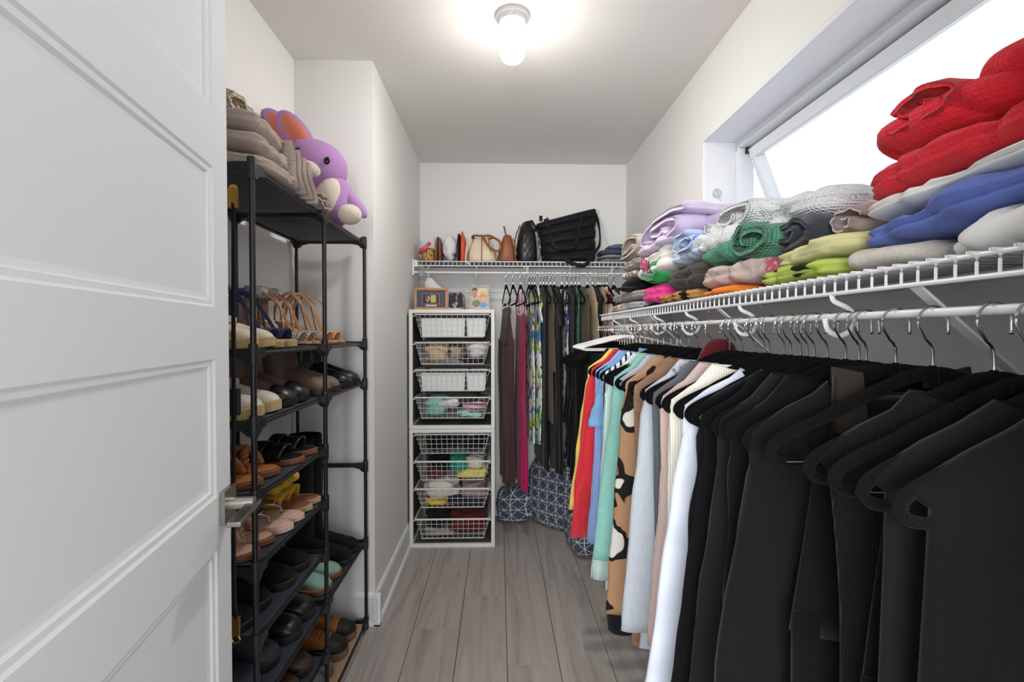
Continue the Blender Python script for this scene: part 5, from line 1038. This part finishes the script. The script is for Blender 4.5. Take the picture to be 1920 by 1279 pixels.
lump('mint green garment in the fourth basket', (140, 196, 186), -.455, -.30, z, .885); lump('white camisole draped across the fourth basket', (230, 226, 228), -.39, -.23, z + .055, .872, y1=3.0); lump('dark patterned top at the back of the fourth basket', (80, 84, 72), -.36, -.12, z + .06, .90, y0=2.95, y1=3.2); lump('pink and grey striped top in the fourth basket', (186, 150, 160), -.225, -.075, z + .03, .85, mat=striped('pink_grey_stripe', [(0, S(214, 204, 206)), (.5, S(186, 84, 116)), (.75, S(120, 116, 118))], 11, 'Z', dist=2)); lump('mint lace trim top low in the fourth basket', (160, 212, 202), -.25, -.10, z, .795, y1=2.96)
z = .5505
lump('black garment filling the fifth basket', (20, 19, 23), -.455, -.25, z, .645, cat='garment'); lump('second black garment in the fifth basket', (26, 25, 30), -.25, -.08, z, .64); lump('pale blue cloth peeking from the fifth basket', (176, 188, 208), -.2, -.08, .638, .668, y0=2.88)
z = .3915
lump('maroon garment in the sixth basket', (98, 44, 44), -.45, -.32, z, .44, y1=3.0); lump('black garment behind the maroon one', (24, 23, 27), -.45, -.28, z + .03, .50, y0=2.93, y1=3.2); lump('teal green garment in the sixth basket', (28, 146, 126), -.305, -.17, z + .035, .53); lump('pale yellow cloth in the sixth basket', (236, 216, 112), -.255, -.075, z, .442, y1=2.98); lump('cream mesh bag above the yellow cloth', (222, 214, 198), -.2, -.07, .44, .51)
z = .2275
lump('white plastic wrapped garment in the seventh basket', (220, 214, 204), -.455, -.235, z + .035, .385); lump('pinkish grey garment in the seventh basket', (158, 140, 142), -.235, -.075, z + .04, .365); lump('yellow top low in the seventh basket', (232, 200, 48), -.445, -.31, z, .262, y1=2.98); lump('navy garment low in the seventh basket', (40, 44, 62), -.31, -.085, z, .27, y1=3.0)
z = .0425
lump('black bag in the bottom basket', (26, 24, 24), -.455, -.30, z + .04, .20); lump('maroon leather garment in the bottom basket', (92, 40, 38), -.30, -.075, z, .185, cat='garment'); lump('grey knit in the bottom basket', (172, 166, 160), -.445, -.25, z, .088, y1=2.98, kind='terry')
# ================================================================ bed rest cushion on the floor
def geo_mat():
    m, N, L, B = newmat('slate_geometric_print'); c = None
    for scale, ax, rot in ((4.49, 'X', 0), (4.49, 'Z', 0), (6.35, 'X', PI / 4), (6.35, 'Z', PI / 4)):
        v = coords(N, L, rot=(0, rot, 0)); r = ramp(N, L, tex_wave(N, L, v, scale, ax), [(.986, (0, 0, 0)), (.997, (1, 1, 1))]); c = r if c is None else mixc(N, L, 1.0, c, r, 'LIGHTEN')
    L.new(mixc(N, L, c, S(70, 77, 92), S(214, 216, 222)), B.inputs['Base Color']); B.inputs['Roughness'].default_value = .85; bump(N, L, B, tex_noise(N, L, coords(N, L), 500, 2), .2, .001); return m
GEO = geo_mat()
ANG = -.72
cu = thing('bed_rest_cushion', 'dark slate bed rest cushion with white line pattern on the floor', 'cushion', (.325, 3.045, 0), (0, 0, ANG))
fold_mb(-.22, .22, .0, .14, 0.0, .48, 1, 71, amp=.014, p=3.2, nu=34, nt=56).xf(lambda x, y, z: (x, y + .07 * z, z)).build('back_cushion', GEO, cu, smooth=180)
m = fold_mb(-.075, .075, -.22, .06, 0.0, .22, 1, 72, amp=.010, p=2.6).mat4(Matrix.Translation((.235, -.06, 0)) @ Matrix.Rotation(.85, 4, 'Z')); m.build('arm', GEO, cu, smooth=180)
m = fold_mb(-.075, .075, -.13, .10, 0.0, .24, 1, 73, amp=.010, p=2.6).mat4(Matrix.Translation((-.265, -.02, 0)) @ Matrix.Rotation(-.9, 4, 'Z')); m.build('arm', GEO, cu, smooth=180)
# ================================================================ on top of the shoe rack
RT = 1.6535
TOW = cloth('taupe_terry', S(204, 187, 176), 'terry', var=.2); KNC = cloth('cream_chunky_knit', S(216, 204, 180), 'knit', var=.2)
tw = thing('blanket', 'folded taupe terry blanket on top of the rack', 'blanket', (-.70, 1.32, RT))
for i, (x0, x1, y0, y1, z0, z1, tl) in enumerate(((-.845, -.555, 1.145, 1.45, RT, 1.705, .0), (-.845, -.56, 1.145, 1.40, 1.70, 1.75, .008), (-.845, -.565, 1.145, 1.36, 1.745, 1.80, .010))): fold_mb(x0, x1, y0, y1, z0, z1, 2, 80 + i, amp=.008, tilt=tl, groove=.08).build('fold', TOW, tw, smooth=180, origin='parent')
for i in range(4):
    P = [(-.552 + .006 * i, 1.315 + .028 * i + .05 * u + .010 * math.sin(u * 6 + i), 1.782 - .012 * i - u * (.115 - .006 * i)) for u in [k / 10 for k in range(11)]]
    m = MB(); m.loft([[(p[0], p[1], p[2]), (p[0] - .01, p[1] + .012, p[2]), (p[0] - .2, p[1] + .03, p[2] + .004), (p[0] - .2, p[1] + .014, p[2] + .004)] for p in P]).build('hanging_edge', TOW, tw, smooth=50, origin='parent', bevel=.003)
roll_mb(-.545, -.72, 1.50, 1.685, .05, .018, 1.2, .012, 85).build('curled_corner', TOW, tw, smooth=180, origin='parent')
roll_mb(-.54, -.72, 1.53, 1.668, .05, .014, 1.1, .010, 86).build('curled_corner', TOW, tw, smooth=180, origin='parent')
kt = thing('sweater', 'cream chunky knit rolled on the taupe blanket', 'sweater', (-.72, 1.27, 1.80))
roll_mb(-.655, -.84, 1.275, 1.842, .085, .030, 1.3, .03, 87, start=PI).build('roll', KNC, kt, smooth=180, origin='parent')
pl = thing('plush_toy', 'lavender stuffed rabbit sitting on top of the rack', 'stuffed toy', (-.66, 1.80, RT), (0, 0, 0))
LAV = cloth('lavender_plush', S(198, 150, 210), 'fuzzy', var=.06, sc=1.6); CRM = cloth('cream_plush', S(240, 228, 208), 'fuzzy', var=.04, sc=1.6); COL_ = cloth('coral_plush', S(244, 140, 116), 'fuzzy', var=.05, sc=1.6); RSE = cloth('pink_plush', S(240, 150, 182), 'fuzzy', var=.05, sc=1.6)
def egg(c, a, b, d, name, mat_, parent=pl, rot=(0, 0, 0), label=None, n=24, m=16):
    o = MB().ball((0, 0, 0), a, b, d, n, m).build(name, mat_, parent, smooth=180); o.location = Vector(c); o.rotation_euler = rot; return o
bd = egg((.048, 0, .088), .075, .075, .098, 'body', LAV, rot=(0, .25, 0)); egg((.0, -.036, .006), .05, .045, .075, 'belly', CRM, bd)
hd_ = egg((-.01, -.005, .222), .115, .085, .092, 'head', LAV, rot=(0, .28, .1)); egg((.005, -.07, -.035), .042, .026, .030, 'muzzle', CRM, hd_)
for s in (-1, 1): egg((.005 + s * .052, -.074, .012), .011, .007, .014, 'eye', plain('black_button', S(20, 14, 12), .15), hd_, n=12, m=8)
egg((.005, -.096, -.024), .009, .006, .006, 'nose', RSE, hd_, n=12, m=8)
for i, (dx, dy, an, ln) in enumerate(((-.125, .02, -.72, .125), (-.075, -.012, -.62, .105))):
    e = egg((dx, dy, .342 - .012 * i), .048, .024, ln, 'ear', LAV, rot=(0, an, 0)); egg((.004, -.012, -.004), .034, .016, ln * .82, 'inner_ear', COL_, e)
egg((.125, -.01, .09), .026, .026, .075, 'arm', LAV, rot=(0, -.72, 0)); egg((-.06, -.06, .11), .03, .03, .085, 'arm', RSE, rot=(.2, -.75, 0))
egg((-.03, -.055, .045), .085, .045, .045, 'leg', CRM, rot=(0, .3, .3)); egg((.125, -.045, .036), .042, .042, .036, 'foot', CRM)
bpy.context.view_layer.update()
